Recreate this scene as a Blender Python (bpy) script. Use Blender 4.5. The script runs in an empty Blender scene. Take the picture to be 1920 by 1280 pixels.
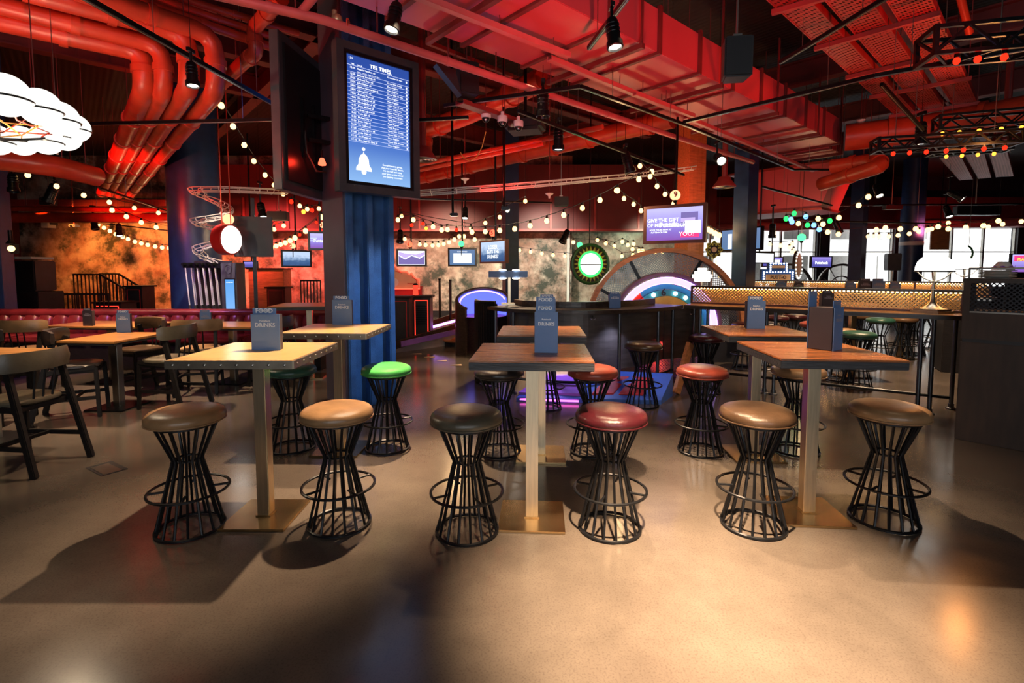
import bpy, bmesh, math, random
from mathutils import Vector, Matrix
random.seed(7)
SC = bpy.context.scene
COL = SC.collection
PI = math.pi
R = math.radians

# ---------------------------------------------------------------- camera
EYE = 1.55; PITCH = R(4.0); FPX = 945.0; PPY = 571.0
cam_d = bpy.data.cameras.new('camera')
cam_d.sensor_width = 36; cam_d.lens = FPX / 1920 * 36
cam_d.shift_y = -(640 - PPY) / 1920
cam_d.clip_start = 0.05; cam_d.clip_end = 200
cam = bpy.data.objects.new('camera', cam_d); COL.objects.link(cam)
cam.location = (0, 0, EYE); cam.rotation_euler = (PI / 2 - PITCH, 0, 0)
SC.camera = cam

# ---------------------------------------------------------------- world, colour management
w = bpy.data.worlds.new('daylight'); SC.world = w; w.use_nodes = True
bg = w.node_tree.nodes['Background']
bg.inputs[0].default_value = (0.93, 0.97, 1.0, 1); bg.inputs[1].default_value = 3.0
vs = SC.view_settings
vs.view_transform = 'Standard'; vs.look = 'None'; vs.gamma = 1.0; vs.use_curve_mapping = False
vs.exposure = 0.32
SC.cycles.sample_clamp_indirect = 3.0
SC.cycles.sample_clamp_direct = 10.0
SC.cycles.max_bounces = 8
SC.cycles.caustics_reflective = False
SC.cycles.caustics_refractive = False

WARM = (1.0, 0.69, 0.42); RED = (1.0, 0.022, 0.010); PINK = (1.0, 0.10, 0.09)
def light(kind, loc, power, color, size=0.05, aim=None, angle=70, blend=0.6):
    l = bpy.data.lights.new('lamp_' + kind.lower(), kind)
    l.energy = power; l.color = color
    o = bpy.data.objects.new(l.name, l); COL.objects.link(o); o.location = loc
    if kind in ('POINT', 'SPOT'): l.shadow_soft_size = size
    if kind == 'SPOT': l.spot_size = R(angle); l.spot_blend = blend
    if kind == 'AREA': l.shape = 'RECTANGLE'; l.size = size[0]; l.size_y = size[1]
    if aim is not None:
        d = Vector(aim) - Vector(loc); o.rotation_euler = d.to_track_quat('-Z', 'Y').to_euler()
    return o

def ray(px, py):
    a = (px - 960) / FPX; b = (PPY - py) / FPX
    c, s = math.cos(PITCH), math.sin(PITCH)
    return Vector((a, c + b * s, b * c - s))
def H(px, py, z):            # point at height z seen at a measured image position
    d = ray(px, py); t = (z - EYE) / d.z
    return Vector((0, 0, EYE)) + d * t
def D(px, py, Y):            # point at depth Y
    d = ray(px, py); return Vector((0, 0, EYE)) + d * (Y / d.y)
def F(px, py): return H(px, py, 0)

# ---- room lamps: warm track spots over the tables, plus one added fill spot
for (p, aim, power, ang, bl, sz) in [
    ((-0.72, 3.86, 3.52), (-1.65, 3.20, 0), 1000, 44, .8, .03),
    ((0.80, 3.70, 3.45), (1.75, 2.95, 0), 700, 46, .6, .03),
    ((0.55, 1.2, 3.75), (0.92, 2.25, 0), 6000, 39, 1.0, .05),
    ((0.2, 5.6, 3.6), (0.75, 4.10, 0), 2400, 36, 1.0, .05),
    ((-0.7, 4.9, 3.6), (-0.80, 3.70, 0), 2500, 35, 1.0, .05),
    ((-2.83, 4.35, 3.1), (-3.9, 4.5, 0), 230, 60, .8, .05),
    ((0.4, 4.2, 3.6), (0.12, 3.0, 1.05), 170, 24, .9, .05),  # added without a fixture to brighten the middle tabletop
    ((2.9, 3.3, 3.7), (2.5, 4.6, 0), 260, 60, .8, .05),
    ((-2.2, 1.5, 3.7), (-1.95, 2.05, 0), 240, 30, 1.0, .05),
    ((0.2, 9.0, 3.4), (-0.5, 7.2, 0), 560, 65, .8, .06),
    ((5.4, 7.2, 3.6), (5.2, 7.4, 0), 800, 80, .8, .06),
    ((7.6, 10.2, 3.6), (7.4, 10.2, 0), 700, 80, .8, .06),
    ((-5.2, 6.4, 3.5), (-4.7, 6.0, 0.5), 900, 66, .8, .06),
    ((-7.6, 6.6, 3.5), (-7.2, 7.2, 0.5), 380, 66, .8, .06)]:
    light('SPOT', p, power, WARM, sz, aim, ang, bl)
# red wash lamps shining up into the ceiling void
for (p, aim, power, c, ang) in [
    ((-4.8, 2.4, 2.8), (-4.0, 4.9, 4.3), 210, RED, 105), ((-1.4, 2.4, 2.9), (-0.6, 4.6, 4.2), 26, PINK, 120),
    ((0.9, 3.9, 2.3), (1.0, 4.8, 3.8), 80, PINK, 120), ((4.6, 4.4, 2.6), (3.2, 5.4, 4.0), 95, RED, 95), ((3.6, 3.2, 2.7), (2.6, 5.4, 3.95), 90, RED, 60),
    ((-0.3, 7.2, 2.6), (0.2, 8.4, 3.8), 70, RED, 115), ((5.6, 5.8, 2.5), (5.0, 7.0, 4.0), 60, RED, 100),
    ((-6.5, 7.5, 2.6), (-6.0, 9.0, 3.5), 120, RED, 105), ((-3.2, 9.2, 2.7), (-3.0, 11.0, 3.4), 60, RED, 115),
    ((3.0, 9.6, 2.7), (3.2, 11.6, 3.5), 80, RED, 115), ((8.5, 10.8, 2.7), (8.5, 13.0, 3.5), 80, RED, 115),
    ((-10.0, 11.5, 2.6), (-9.5, 13.4, 3.4), 130, RED, 105), ((0.8, 13.4, 2.6), (0.8, 15.8, 3.4), 16, RED, 120),
    ((-4.8, 13.4, 2.6), (-4.8, 15.8, 3.4), 55, RED, 120), ((13.5, 16.5, 2.8), (13.5, 19.8, 3.6), 160, PINK, 150)]:
    light('SPOT', p, power, c, .05, aim, ang, .7)
# wash lamps on the mottled wall
for (p, aim, power, c, ang) in [
    ((-12.4, 13.4, 3.2), (-12.6, 16.5, 1.5), 800, (1.0, .27, .04), 90),
    ((-9.9, 13.4, 3.2), (-10.0, 16.5, 1.5), 1000, (1.0, .20, .06), 90),
    ((-7.4, 13.4, 3.2), (-7.4, 16.5, 1.4), 800, (1.0, .13, .11), 90),
    ((-5.0, 13.4, 3.2), (-5.0, 16.5, 1.4), 680, (1.0, .22, .14), 90),
    ((-2.0, 13.4, 3.2), (-2.0, 16.5, 1.2), 620, (.92, .80, .56), 90),
    ((1.0, 13.4, 3.2), (1.0, 16.5, 1.2), 640, (.88, .95, .76), 90),
    ((4.3, 14.4, 2.6), (4.6, 17.5, 1.6), 300, (.70, 1.0, .72), 100)]:
    light('SPOT', p, power, c, .1, aim, ang, .8)
light('SPOT', (.9, 4.5, 3.2), 260, (.62, .80, 1.0), .04, (-1.6, 5.8, 1.0), 27, .8)      # cool helper spot without a fixture, added to brighten the ribbed column
light('SPOT', (-4.6, 7.7, 3.1), 260, (1, .85, .7), .04, (-5.1, 8.7, 1.2), 50, .7)      # helper spot added over the putter rack to brighten the shafts
light('SPOT', (-6.0, 6.6, 2.4), 60, (.45, .15, 1.0), .04, (-6.0, 8.2, .65), 110, .8); light('SPOT', (-6.6, 6.6, 3.0), 240, (1, .40, .25), .05, (-6.6, 8.2, .6), 110, .8)  # purple and warm helper spots, added to lift the dark banquette back
# daylight portals at the back windows and the added fill window (they only guide the sky light)
for (p, sz, aim) in [((13.5, 20.6, 2.0), (13.6, 2.5), (13.5, 0, 2.0)), ((0.5, -4.2, 2.0), (6.4, 2.6), (.5, 10, 2.0))]:
    o = light('AREA', p, 1, (1, 1, 1), sz, aim); o.data.cycles.is_portal = True

# ---------------------------------------------------------------- mesh helpers
class MB:
    def __init__(s): s.v = []; s.f = []
    def add(s, vs_, fs_):
        o = len(s.v); s.v += [tuple(v) for v in vs_]; s.f += [tuple(i + o for i in f) for f in fs_]; return s
    def box(s, c, d, rz=0.0, rot=None):
        m = rot if rot is not None else Matrix.Rotation(rz, 3, 'Z')
        c = Vector(c); hx, hy, hz = d[0] / 2, d[1] / 2, d[2] / 2
        P = [c + m @ Vector((x, y, z)) for z in (-hz, hz) for (x, y) in ((-hx, -hy), (hx, -hy), (hx, hy), (-hx, hy))]
        return s.add(P, [(3, 2, 1, 0), (4, 5, 6, 7), (0, 1, 5, 4), (1, 2, 6, 5), (2, 3, 7, 6), (3, 0, 4, 7)])
    def bar(s, a, b, w_, h_, up=(0, 0, 1)):
        a, b = Vector(a), Vector(b); d = (b - a); L = d.length; d.normalize()
        up = Vector(up)
        if abs(d.dot(up)) > .99: up = Vector((1, 0, 0))
        x = d.cross(up).normalized(); y = x.cross(d)
        rot = Matrix((x, d, y)).transposed()
        return s.box((a + b) / 2, (w_, L, h_), rot=rot)
    def tube(s, pts, r, n=8, closed=False, caps=True):
        pts = [Vector(p) for p in pts]; k = len(pts)
        rr = r if isinstance(r, (list, tuple)) else [r] * k
        ring = []; prev = None
        for i in range(k):
            if closed: t = pts[(i + 1) % k] - pts[i - 1]
            elif i == 0: t = pts[1] - pts[0]
            elif i == k - 1: t = pts[-1] - pts[-2]
            else: t = (pts[i + 1] - pts[i]).normalized() + (pts[i] - pts[i - 1]).normalized()
            if t.length < 1e-9: t = Vector((0, 0, 1))
            t.normalize()
            if prev is None:
                u = Vector((0, 0, 1)) if abs(t.z) < .9 else Vector((1, 0, 0))
                u = (u - t * u.dot(t)).normalized()
            else:
                u = prev - t * prev.dot(t)
                u = u.normalized() if u.length > 1e-6 else t.orthogonal().normalized()
            prev = u; v = t.cross(u)
            ring.append([pts[i] + (u * math.cos(2 * PI * j / n) + v * math.sin(2 * PI * j / n)) * rr[i] for j in range(n)])
        V = [p for q in ring for p in q]; Fc = []
        m = k if closed else k - 1
        for i in range(m):
            a, b = i * n, ((i + 1) % k) * n
            for j in range(n): Fc.append((a + j, a + (j + 1) % n, b + (j + 1) % n, b + j))
        if caps and not closed:
            Fc.append(tuple(reversed(range(n)))); Fc.append(tuple(range((k - 1) * n, k * n)))
        return s.add(V, Fc)
    def lathe(s, prof, n=24, c=(0, 0, 0), rot=None):
        c = Vector(c); V = []; Fc = []
        rot = rot or Matrix.Identity(3)
        for (r, z) in prof:
            for j in range(n):
                V.append(c + rot @ Vector((r * math.cos(2 * PI * j / n), r * math.sin(2 * PI * j / n), z)))
        for i in range(len(prof) - 1):
            for j in range(n):
                a, b = i * n, (i + 1) * n
                Fc.append((a + j, a + (j + 1) % n, b + (j + 1) % n, b + j))
        if prof[0][0] > 1e-5: Fc.append(tuple(reversed(range(n))))
        if prof[-1][0] > 1e-5: Fc.append(tuple(range((len(prof) - 1) * n, len(prof) * n)))
        return s.add(V, Fc)
    def ball(s, c, r, n=12, m=8, sz=1.0):
        return s.lathe([(max(r * math.sin(PI * i / m), 1e-6), -r * sz * math.cos(PI * i / m)) for i in range(m + 1)], n, c)
    def ring(s, c, r, t, n=24, m=6, rot=None):
        c = Vector(c); rot = rot or Matrix.Identity(3)
        return s.tube([c + rot @ Vector((r * math.cos(2 * PI * i / n), r * math.sin(2 * PI * i / n), 0)) for i in range(n)], t, m, closed=True)
    def prism(s, poly, z0, z1, fn=None):
        fn = fn or (lambda x, y, z: (x, y, z)); n = len(poly)
        V = [fn(x, y, z0) for x, y in poly] + [fn(x, y, z1) for x, y in poly]
        return s.add(V, [tuple(reversed(range(n))), tuple(range(n, 2 * n))] + [(i, (i + 1) % n, n + (i + 1) % n, n + i) for i in range(n)])
    def arcband(s, r0, r1, a0, a1, t, n=24, y=0.0):          # arc in the local XZ plane with thickness t in y
        V = []; Fc = []
        for i in range(n + 1):
            a = a0 + (a1 - a0) * i / n
            for (r, yy) in ((r0, y - t / 2), (r1, y - t / 2), (r1, y + t / 2), (r0, y + t / 2)):
                V.append((r * math.cos(a), yy, r * math.sin(a)))
        for i in range(n):
            a, b = i * 4, i * 4 + 4
            for j in range(4): Fc.append((a + j, a + (j + 1) % 4, b + (j + 1) % 4, b + j))
        Fc += [(3, 2, 1, 0), (n * 4, n * 4 + 1, n * 4 + 2, n * 4 + 3)]
        return s.add(V, Fc)
    def mesh(s, name, mat, smooth=False, bevel=0.0):
        me = bpy.data.meshes.new(name); me.from_pydata(s.v, [], s.f)
        bm = bmesh.new(); bm.from_mesh(me)
        if bevel > 0:
            bmesh.ops.bevel(bm, geom=[e for e in bm.edges if len(e.link_faces) == 2 and e.calc_face_angle(0) > .6], offset=bevel, segments=2, affect='EDGES', clamp_overlap=True)
        bmesh.ops.recalc_face_normals(bm, faces=bm.faces)
        bm.to_mesh(me); bm.free()
        if smooth:
            me.polygons.foreach_set('use_smooth', [True] * len(me.polygons))
            try: me.set_sharp_from_angle(angle=R(40))
            except Exception: pass
        if mat: me.materials.append(M[mat] if isinstance(mat, str) else mat)
        me.update(); return me
    def build(s, name, mat, parent=None, smooth=False, bevel=0.0, loc=None, rz=0, label=None):
        return inst(name, s.mesh(name, mat, smooth, bevel), parent, loc, rz, label)
def inst(name, me, parent=None, loc=None, rz=0, label=None):
    o = bpy.data.objects.new(name, me); COL.objects.link(o)
    if parent is not None: o.parent = parent
    if loc is not None: o.location = loc
    if rz: o.rotation_euler = (0, 0, rz)
    if label: o['label'] = label
    return o
LABELS = {}
def tag(o, label, cat, group=None):
    LABELS[label] = LABELS.get(label, 0) + 1
    o['label'] = label; o['category'] = cat
    if group: o['group'] = group
    return o
def thing(name, label, cat, loc=(0, 0, 0), rz=0, group=None):
    o = bpy.data.objects.new(name, None); COL.objects.link(o); o.empty_display_size = .1
    o.location = loc; o.rotation_euler = (0, 0, rz)
    return tag(o, label, cat, group)
def struct(name, mb, mat, smooth=False, parent=None, bevel=0):
    o = mb.build(name, mat, parent, smooth, bevel)
    if parent is None: o['kind'] = 'structure'
    return o

# ---------------------------------------------------------------- materials
M = {}
def nodes(name):
    m = bpy.data.materials.new(name); m.use_nodes = True; M[name] = m
    nt = m.node_tree; return m, nt, nt.nodes['Principled BSDF']
def pm(name, col, rough=.5, metal=0.0, var=.15, scale=8.0, bump=0.0, stretch=None, col2=None, spec=.5, coat=0.0, rvar=0.0, bscale=None):
    m, nt, b = nodes(name)
    tc = nt.nodes.new('ShaderNodeTexCoord'); mp = nt.nodes.new('ShaderNodeMapping')
    nt.links.new(tc.outputs['Object'], mp.inputs[0])
    if stretch: mp.inputs['Scale'].default_value = stretch
    nz = nt.nodes.new('ShaderNodeTexNoise'); nz.inputs['Scale'].default_value = scale; nz.inputs['Detail'].default_value = 5
    nt.links.new(mp.outputs[0], nz.inputs[0])
    cr = nt.nodes.new('ShaderNodeValToRGB')
    c2 = col2 or tuple(min(1, c * (1 + var)) for c in col)
    c1 = col if col2 else tuple(c * (1 - var) for c in col)
    cr.color_ramp.elements[0].position = .3; cr.color_ramp.elements[1].position = .7
    cr.color_ramp.elements[0].color = (*c1, 1); cr.color_ramp.elements[1].color = (*c2, 1)
    nt.links.new(nz.outputs[0], cr.inputs[0]); nt.links.new(cr.outputs[0], b.inputs['Base Color'])
    b.inputs['Roughness'].default_value = rough; b.inputs['Metallic'].default_value = metal
    b.inputs['Specular IOR Level'].default_value = spec
    if coat: b.inputs['Coat Weight'].default_value = coat; b.inputs['Coat Roughness'].default_value = .15
    if rvar:
        mr = nt.nodes.new('ShaderNodeMapRange'); mr.inputs[3].default_value = rough - rvar; mr.inputs[4].default_value = rough + rvar
        nt.links.new(nz.outputs[0], mr.inputs[0]); nt.links.new(mr.outputs[0], b.inputs['Roughness'])
    if bump:
        bp = nt.nodes.new('ShaderNodeBump'); bp.inputs['Strength'].default_value = bump; bp.inputs['Distance'].default_value = .01
        src = nz
        if bscale:
            src = nt.nodes.new('ShaderNodeTexNoise'); src.inputs['Scale'].default_value = bscale; nt.links.new(mp.outputs[0], src.inputs[0])
        nt.links.new(src.outputs[0], bp.inputs['Height']); nt.links.new(bp.outputs[0], b.inputs['Normal'])
    return m
def em(name, col, strength, sample=False):
    m, nt, b = nodes(name)
    nt.nodes.remove(b)
    e = nt.nodes.new('ShaderNodeEmission'); e.inputs[0].default_value = (*col, 1); e.inputs[1].default_value = strength
    nt.links.new(e.outputs[0], nt.nodes['Material Output'].inputs[0])
    if not sample: m.cycles.emission_sampling = 'NONE'
    return m
def emgrad(name, stops, strength, axis=2, sample=False, noise=0.0):
    m = em(name, (1, 1, 1), strength, sample); nt = m.node_tree
    e = [n for n in nt.nodes if n.type == 'EMISSION'][0]
    tc = nt.nodes.new('ShaderNodeTexCoord'); sp = nt.nodes.new('ShaderNodeSeparateXYZ'); cr = nt.nodes.new('ShaderNodeValToRGB')
    nt.links.new(tc.outputs['Generated'], sp.inputs[0])
    el = cr.color_ramp.elements
    while len(el) < len(stops): el.new(.5)
    for i, (p, c) in enumerate(stops): el[i].position = p; el[i].color = (*c, 1)
    if noise:
        nz = nt.nodes.new('ShaderNodeTexNoise'); nz.inputs['Scale'].default_value = 6; nt.links.new(tc.outputs['Generated'], nz.inputs[0])
        ma = nt.nodes.new('ShaderNodeMath'); ma.operation = 'MULTIPLY_ADD'; ma.inputs[1].default_value = noise; nt.links.new(nz.outputs[0], ma.inputs[0]); nt.links.new(sp.outputs[axis], ma.inputs[2])
        nt.links.new(ma.outputs[0], cr.inputs[0])
    else: nt.links.new(sp.outputs[axis], cr.inputs[0])
    nt.links.new(cr.outputs[0], e.inputs[0]); return m
def perforated(name, col, rough, metal, pitch, hole=.36, rows='hex'):
    # sheet metal with real see-through holes (transparent where a hole is)
    m, nt, b = nodes(name)
    b.inputs['Base Color'].default_value = (*col, 1); b.inputs['Roughness'].default_value = rough; b.inputs['Metallic'].default_value = metal
    tc = nt.nodes.new('ShaderNodeTexCoord'); mp = nt.nodes.new('ShaderNodeMapping')
    nt.links.new(tc.outputs['UV'], mp.inputs[0]); mp.inputs['Scale'].default_value = (1 / pitch, 1 / pitch, 1); mp.inputs['Rotation'].default_value = (0, 0, R(45))
    fr = nt.nodes.new('ShaderNodeVectorMath'); fr.operation = 'FRACTION'; nt.links.new(mp.outputs[0], fr.inputs[0])
    di = nt.nodes.new('ShaderNodeVectorMath'); di.operation = 'DISTANCE'; nt.links.new(fr.outputs[0], di.inputs[0]); di.inputs[1].default_value = (.5, .5, 0)
    lt = nt.nodes.new('ShaderNodeMath'); lt.operation = 'LESS_THAN'; nt.links.new(di.outputs['Value'], lt.inputs[0]); lt.inputs[1].default_value = hole
    tr = nt.nodes.new('ShaderNodeBsdfTransparent'); mx = nt.nodes.new('ShaderNodeMixShader')
    nt.links.new(lt.outputs[0], mx.inputs[0]); nt.links.new(b.outputs[0], mx.inputs[1]); nt.links.new(tr.outputs[0], mx.inputs[2])
    nt.links.new(mx.outputs[0], nt.nodes['Material Output'].inputs[0]); return m

pm('black_metal', (.012, .013, .016), .32, .6, .3, 20)
pm('black_paint', (.014, .014, .017), .5, 0, .3, 10)
pm('dark_panel', (.022, .022, .028), .42, 0, .25, 6)
pm('dark_wood', (.045, .028, .020), .32, 0, .5, 5, .15, (1, 9, 9))
pm('black_wood', (.012, .010, .010), .5, 0, .4, 12, .1, (1, 8, 8), spec=.25)
pm('table_dark', (.25, .085, .026), .27, 0, .5, 3, .35, (1, 7, 7), bscale=22)
pm('table_edge', (.025, .027, .033), .5, 0, .4, 10, .5, (1, 8, 8))
pm('table_gold', (.62, .41, .17), .22, 0, .28, 5, .08)
pm('table_wood', (.45, .20, .06), .28, 0, .3, 4, .1, (1, 7, 7))
pm('brass', (.66, .53, .36), .30, 1, .10, 6, .04, (14, 14, 1))
pm('brass_plate', (.50, .34, .17), .26, 1, .25, 4, .04)
pm('steel', (.42, .41, .38), .3, 1, .12, 8)
pm('pewter', (.52, .45, .36), .34, 1, .2, 12)
pm('chrome', (.8, .8, .82), .12, 1, .05, 5)
pm('shaft_steel', (.80, .80, .82), .42, .35, .05, 5)
pm('white_plastic', (.82, .82, .82), .35, 0, .04, 5)
pm('white_paint', (.86, .84, .80), .5, 0, .06, 5)
pm('column_blue', (.042, .135, .36), .42, 0, .22, 7, .35, None, bscale=90)
pm('column_navy', (.016, .042, .13), .34, 0, .2, 7, .2, None, bscale=90)
pm('column_mauve', (.10, .085, .12), .45, 0, .12, 3)
pm('tv_black', (.012, .012, .014), .3, 0, .2, 5)
pm('tv_frame', (.085, .095, .115), .38, .3, .15, 6)
pm('brown_frame', (.12, .045, .04), .4, 0, .2, 6)
pm('menu_cover', (.115, .21, .43), .42, 0, .08, 6)
pm('menu_box', (.045, .035, .045), .45, 0, .1, 6)
pm('leather_olive', (.085, .072, .050), .34, 0, .28, 7, .12, bscale=60)
pm('leather_brown', (.060, .034, .019), .32, 0, .3, 7, .12, bscale=60)
pm('leather_tan', (.27, .155, .075), .34, 0, .25, 7, .12, bscale=60)
pm('leather_burgundy', (.036, .005, .008), .30, 0, .3, 7, .12, bscale=60)
pm('leather_red', (.30, .055, .035), .32, 0, .25, 7, .12, bscale=60)
pm('leather_green', (.022, .085, .06), .32, 0, .3, 7, .12, bscale=60)
pm('leather_bright_green', (.05, .30, .07), .30, 0, .3, 5, .12, bscale=60)
pm('leather_black', (.030, .024, .024), .3, 0, .3, 7, .12, bscale=60)
pm('banquette_red', (.17, .018, .022), .27, 0, .3, 5, .1, bscale=40)
pm('red_pipe', (.55, .050, .022), .34, 0, .22, 4, .2)
pm('red_duct', (.62, .085, .105), .42, 0, .12, 1.2, .06)
pm('red_dark', (.17, .022, .022), .6, 0, .3, 2)
pm('red_steel', (.33, .032, .030), .5, 0, .2, 4)
pm('pink_strut', (.62, .14, .14), .45, 0, .12, 5)
pm('soffit_red', (.13, .012, .014), .55, 0, .25, 1.3)
pm('orange_wood', (.50, .20, .08), .4, 0, .25, 5, .1, (1, 6, 6))
pm('cabinet_brown', (.040, .021, .013), .6, 0, .3, 3, .06, (6, 6, 1))
pm('course_red', (.45, .02, .02), .4, 0, .2, 4)
pm('course_blue', (.05, .13, .50), .4, 0, .2, 4)
pm('course_purple', (.30, .14, .60), .4, 0, .2, 4)
pm('cream', (.80, .58, .38), .5, 0, .08, 4)
pm('course_white', (.55, .50, .48), .4, 0, .1, 5)
pm('bar_panel', (.085, .066, .056), .36, 0, .35, 3, .05, (1, 1, 6))
pm('gunmetal', (.13, .14, .16), .34, .85, .15, 8)
pm('wheel_red', (.75, .03, .02), .4, 0, .15, 5)
pm('teal', (.04, .40, .55), .4, 0, .15, 6)
pm('gold', (.85, .55, .15), .35, .3, .12, 6)
pm('green_dark', (.02, .12, .03), .4, 0, .2, 6)
pm('yellow_green', (.60, .62, .10), .4, 0, .1, 6)
pm('ceramic', (.70, .66, .60), .25, 0, .05, 6)
pm('red_print', (.55, .03, .03), .4, 0, .05, 6)
pm('sky_blue_paint', (.03, .12, .45), .4, 0, .1, 5)
pm('rubber', (.02, .02, .02), .7, 0, .2, 10)
pm('cord_red', (.55, .05, .02), .5, 0, .1, 5)
pm('cord_orange', (.85, .38, .06), .5, 0, .1, 5)
pm('mauve_trim', (.20, .10, .16), .5, 0, .1, 5)
pm('valve', (.45, .38, .22), .4, .6, .2, 9)
perforated('mesh_gold', (.70, .44, .18), .4, .6, .030, .36)
perforated('mesh_fine', (.02, .02, .024), .5, .3, .009, .25)
perforated('mesh_black', (.03, .03, .035), .35, .8, .026, .36)
perforated('mesh_grey', (.22, .22, .24), .35, .8, .03, .34)
perforated('mesh_red', (.38, .045, .035), .45, .2, .055, .27)
em('bulb', (1.0, .56, .19), 3.4); em('bulb_red', (1.0, .016, .005), 2.6); em('bulb_green', (.02, 1.0, .10), 2.6); em('bulb_blue', (.10, .28, 1.0), 4)
em('bulb_orange', (1.0, .30, .03), 3)
em('globe_red', (1.0, .13, .06), 2.2); em('globe_orange', (1.0, .40, .2), 2.0); em('globe_green', (.06, 1.0, .2), 2.6)
em('lens_white', (1.0, .88, .70), 10); em('lamp_white', (1.0, .95, .86), 3.2, True); em('cloud_white', (1.0, .94, .84), 1.3, True)
em('led_warm', (1.0, .55, .20), 34, True); em('neon_purple', (.55, .22, 1.0), 4.0, True); em('neon_white', (.50, .42, 1.0), 1.6, True)
em('neon_magenta', (1.0, .12, .65), 3.0); em('neon_red', (1.0, .06, .03), 3.0, True); em('neon_blue', (.10, .13, 1.0), 1.6); em('neon_green', (.03, .75, .10), 2.2)
em('screen_white', (.92, .95, 1.0), 1.5); em('print_white', (.9, .93, 1.0), 1.15); em('print_pale', (.55, .62, .95), 1.0); em('print_pink', (1, .05, .2), 1.2)
em('print_lilac', (.62, .48, .90), .9); em('print_violet', (.22, .17, .45), .9); em('print_blue', (.06, .10, .30), .8)
em('lantern_red', (1.0, .035, .018), 2.2)
m, nt, b = nodes('print_menu'); b.inputs['Base Color'].default_value = (.85, .87, .9, 1); b.inputs['Roughness'].default_value = .4
m, nt, b = nodes('print_dim'); b.inputs['Base Color'].default_value = (.30, .28, .34, 1); b.inputs['Roughness'].default_value = .4
m, nt, b = nodes('print_dark'); b.inputs['Base Color'].default_value = (.03, .03, .06, 1)
m, nt, b = nodes('window_glass')
nt.nodes.remove(b); _t = nt.nodes.new('ShaderNodeBsdfTransparent'); _g = nt.nodes.new('ShaderNodeBsdfGlossy'); _x = nt.nodes.new('ShaderNodeMixShader')
_g.inputs['Roughness'].default_value = .02; _x.inputs[0].default_value = .05
nt.links.new(_t.outputs[0], _x.inputs[1]); nt.links.new(_g.outputs[0], _x.inputs[2]); nt.links.new(_x.outputs[0], nt.nodes['Material Output'].inputs[0])

# polished concrete
m, nt, b = nodes('concrete')
tc = nt.nodes.new('ShaderNodeTexCoord')
n1 = nt.nodes.new('ShaderNodeTexNoise'); n1.inputs['Scale'].default_value = 1.6; n1.inputs['Detail'].default_value = 8; n1.inputs['Roughness'].default_value = .62
n2 = nt.nodes.new('ShaderNodeTexNoise'); n2.inputs['Scale'].default_value = 110; n2.inputs['Detail'].default_value = 4
for n_ in (n1, n2): nt.links.new(tc.outputs['Object'], n_.inputs[0])
c1 = nt.nodes.new('ShaderNodeValToRGB'); c1.color_ramp.elements[0].position = .25; c1.color_ramp.elements[1].position = .75
c1.color_ramp.elements[0].color = (.062, .051, .043, 1); c1.color_ramp.elements[1].color = (.120, .099, .083, 1)
c2 = nt.nodes.new('ShaderNodeValToRGB'); c2.color_ramp.elements[0].position = .33; c2.color_ramp.elements[1].position = .5
c2.color_ramp.elements[0].color = (.74, .73, .72, 1); c2.color_ramp.elements[1].color = (1, 1, 1, 1)
mx = nt.nodes.new('ShaderNodeMixRGB'); mx.blend_type = 'MULTIPLY'; mx.inputs[0].default_value = .8
nt.links.new(n1.outputs[0], c1.inputs[0]); nt.links.new(n2.outputs[0], c2.inputs[0]); nt.links.new(c1.outputs[0], mx.inputs[1]); nt.links.new(c2.outputs[0], mx.inputs[2])
nt.links.new(mx.outputs[0], b.inputs['Base Color'])
mr = nt.nodes.new('ShaderNodeMapRange'); mr.inputs[3].default_value = .10; mr.inputs[4].default_value = .28; nt.links.new(n1.outputs[0], mr.inputs[0]); nt.links.new(mr.outputs[0], b.inputs['Roughness'])
bp = nt.nodes.new('ShaderNodeBump'); bp.inputs['Strength'].default_value = .03; bp.inputs['Distance'].default_value = .01
n3 = nt.nodes.new('ShaderNodeTexNoise'); n3.inputs['Scale'].default_value = 7; nt.links.new(tc.outputs['Object'], n3.inputs[0])
nt.links.new(n3.outputs[0], bp.inputs['Height']); nt.links.new(bp.outputs[0], b.inputs['Normal'])

# mottled plaster mural
m, nt, b = nodes('mottled_plaster')
tc = nt.nodes.new('ShaderNodeTexCoord')
def noise(s_, d_, off, rgh=.65):
    n_ = nt.nodes.new('ShaderNodeTexNoise'); n_.inputs['Scale'].default_value = s_; n_.inputs['Detail'].default_value = d_; n_.inputs['Roughness'].default_value = rgh
    mp = nt.nodes.new('ShaderNodeMapping'); mp.inputs['Location'].default_value = off; nt.links.new(tc.outputs['Object'], mp.inputs[0]); nt.links.new(mp.outputs[0], n_.inputs[0]); return n_
a = noise(1.1, 9, (0, 0, 0)); bq = noise(1.5, 10, (5.2, 3.1, 8), .7); cq = noise(.9, 8, (11, 2, 4))
r1 = nt.nodes.new('ShaderNodeValToRGB'); e = r1.color_ramp.elements
e[0].position = .32; e[0].color = (.16, .075, .055, 1); e[1].position = .68; e[1].color = (.74, .66, .56, 1); q = e.new(.5); q.color = (.50, .34, .28, 1)
nt.links.new(a.outputs[0], r1.inputs[0])
r2 = nt.nodes.new('ShaderNodeValToRGB'); e = r2.color_ramp.elements
e[0].position = .46; e[0].color = (0, 0, 0, 1); e[1].position = .60; e[1].color = (1, 1, 1, 1); nt.links.new(bq.outputs[0], r2.inputs[0])
mx = nt.nodes.new('ShaderNodeMixRGB'); mx.inputs[2].default_value = (.055, .058, .045, 1)
nt.links.new(r2.outputs[0], mx.inputs[0]); nt.links.new(r1.outputs[0], mx.inputs[1])
r3 = nt.nodes.new('ShaderNodeValToRGB'); e = r3.color_ramp.elements
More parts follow.
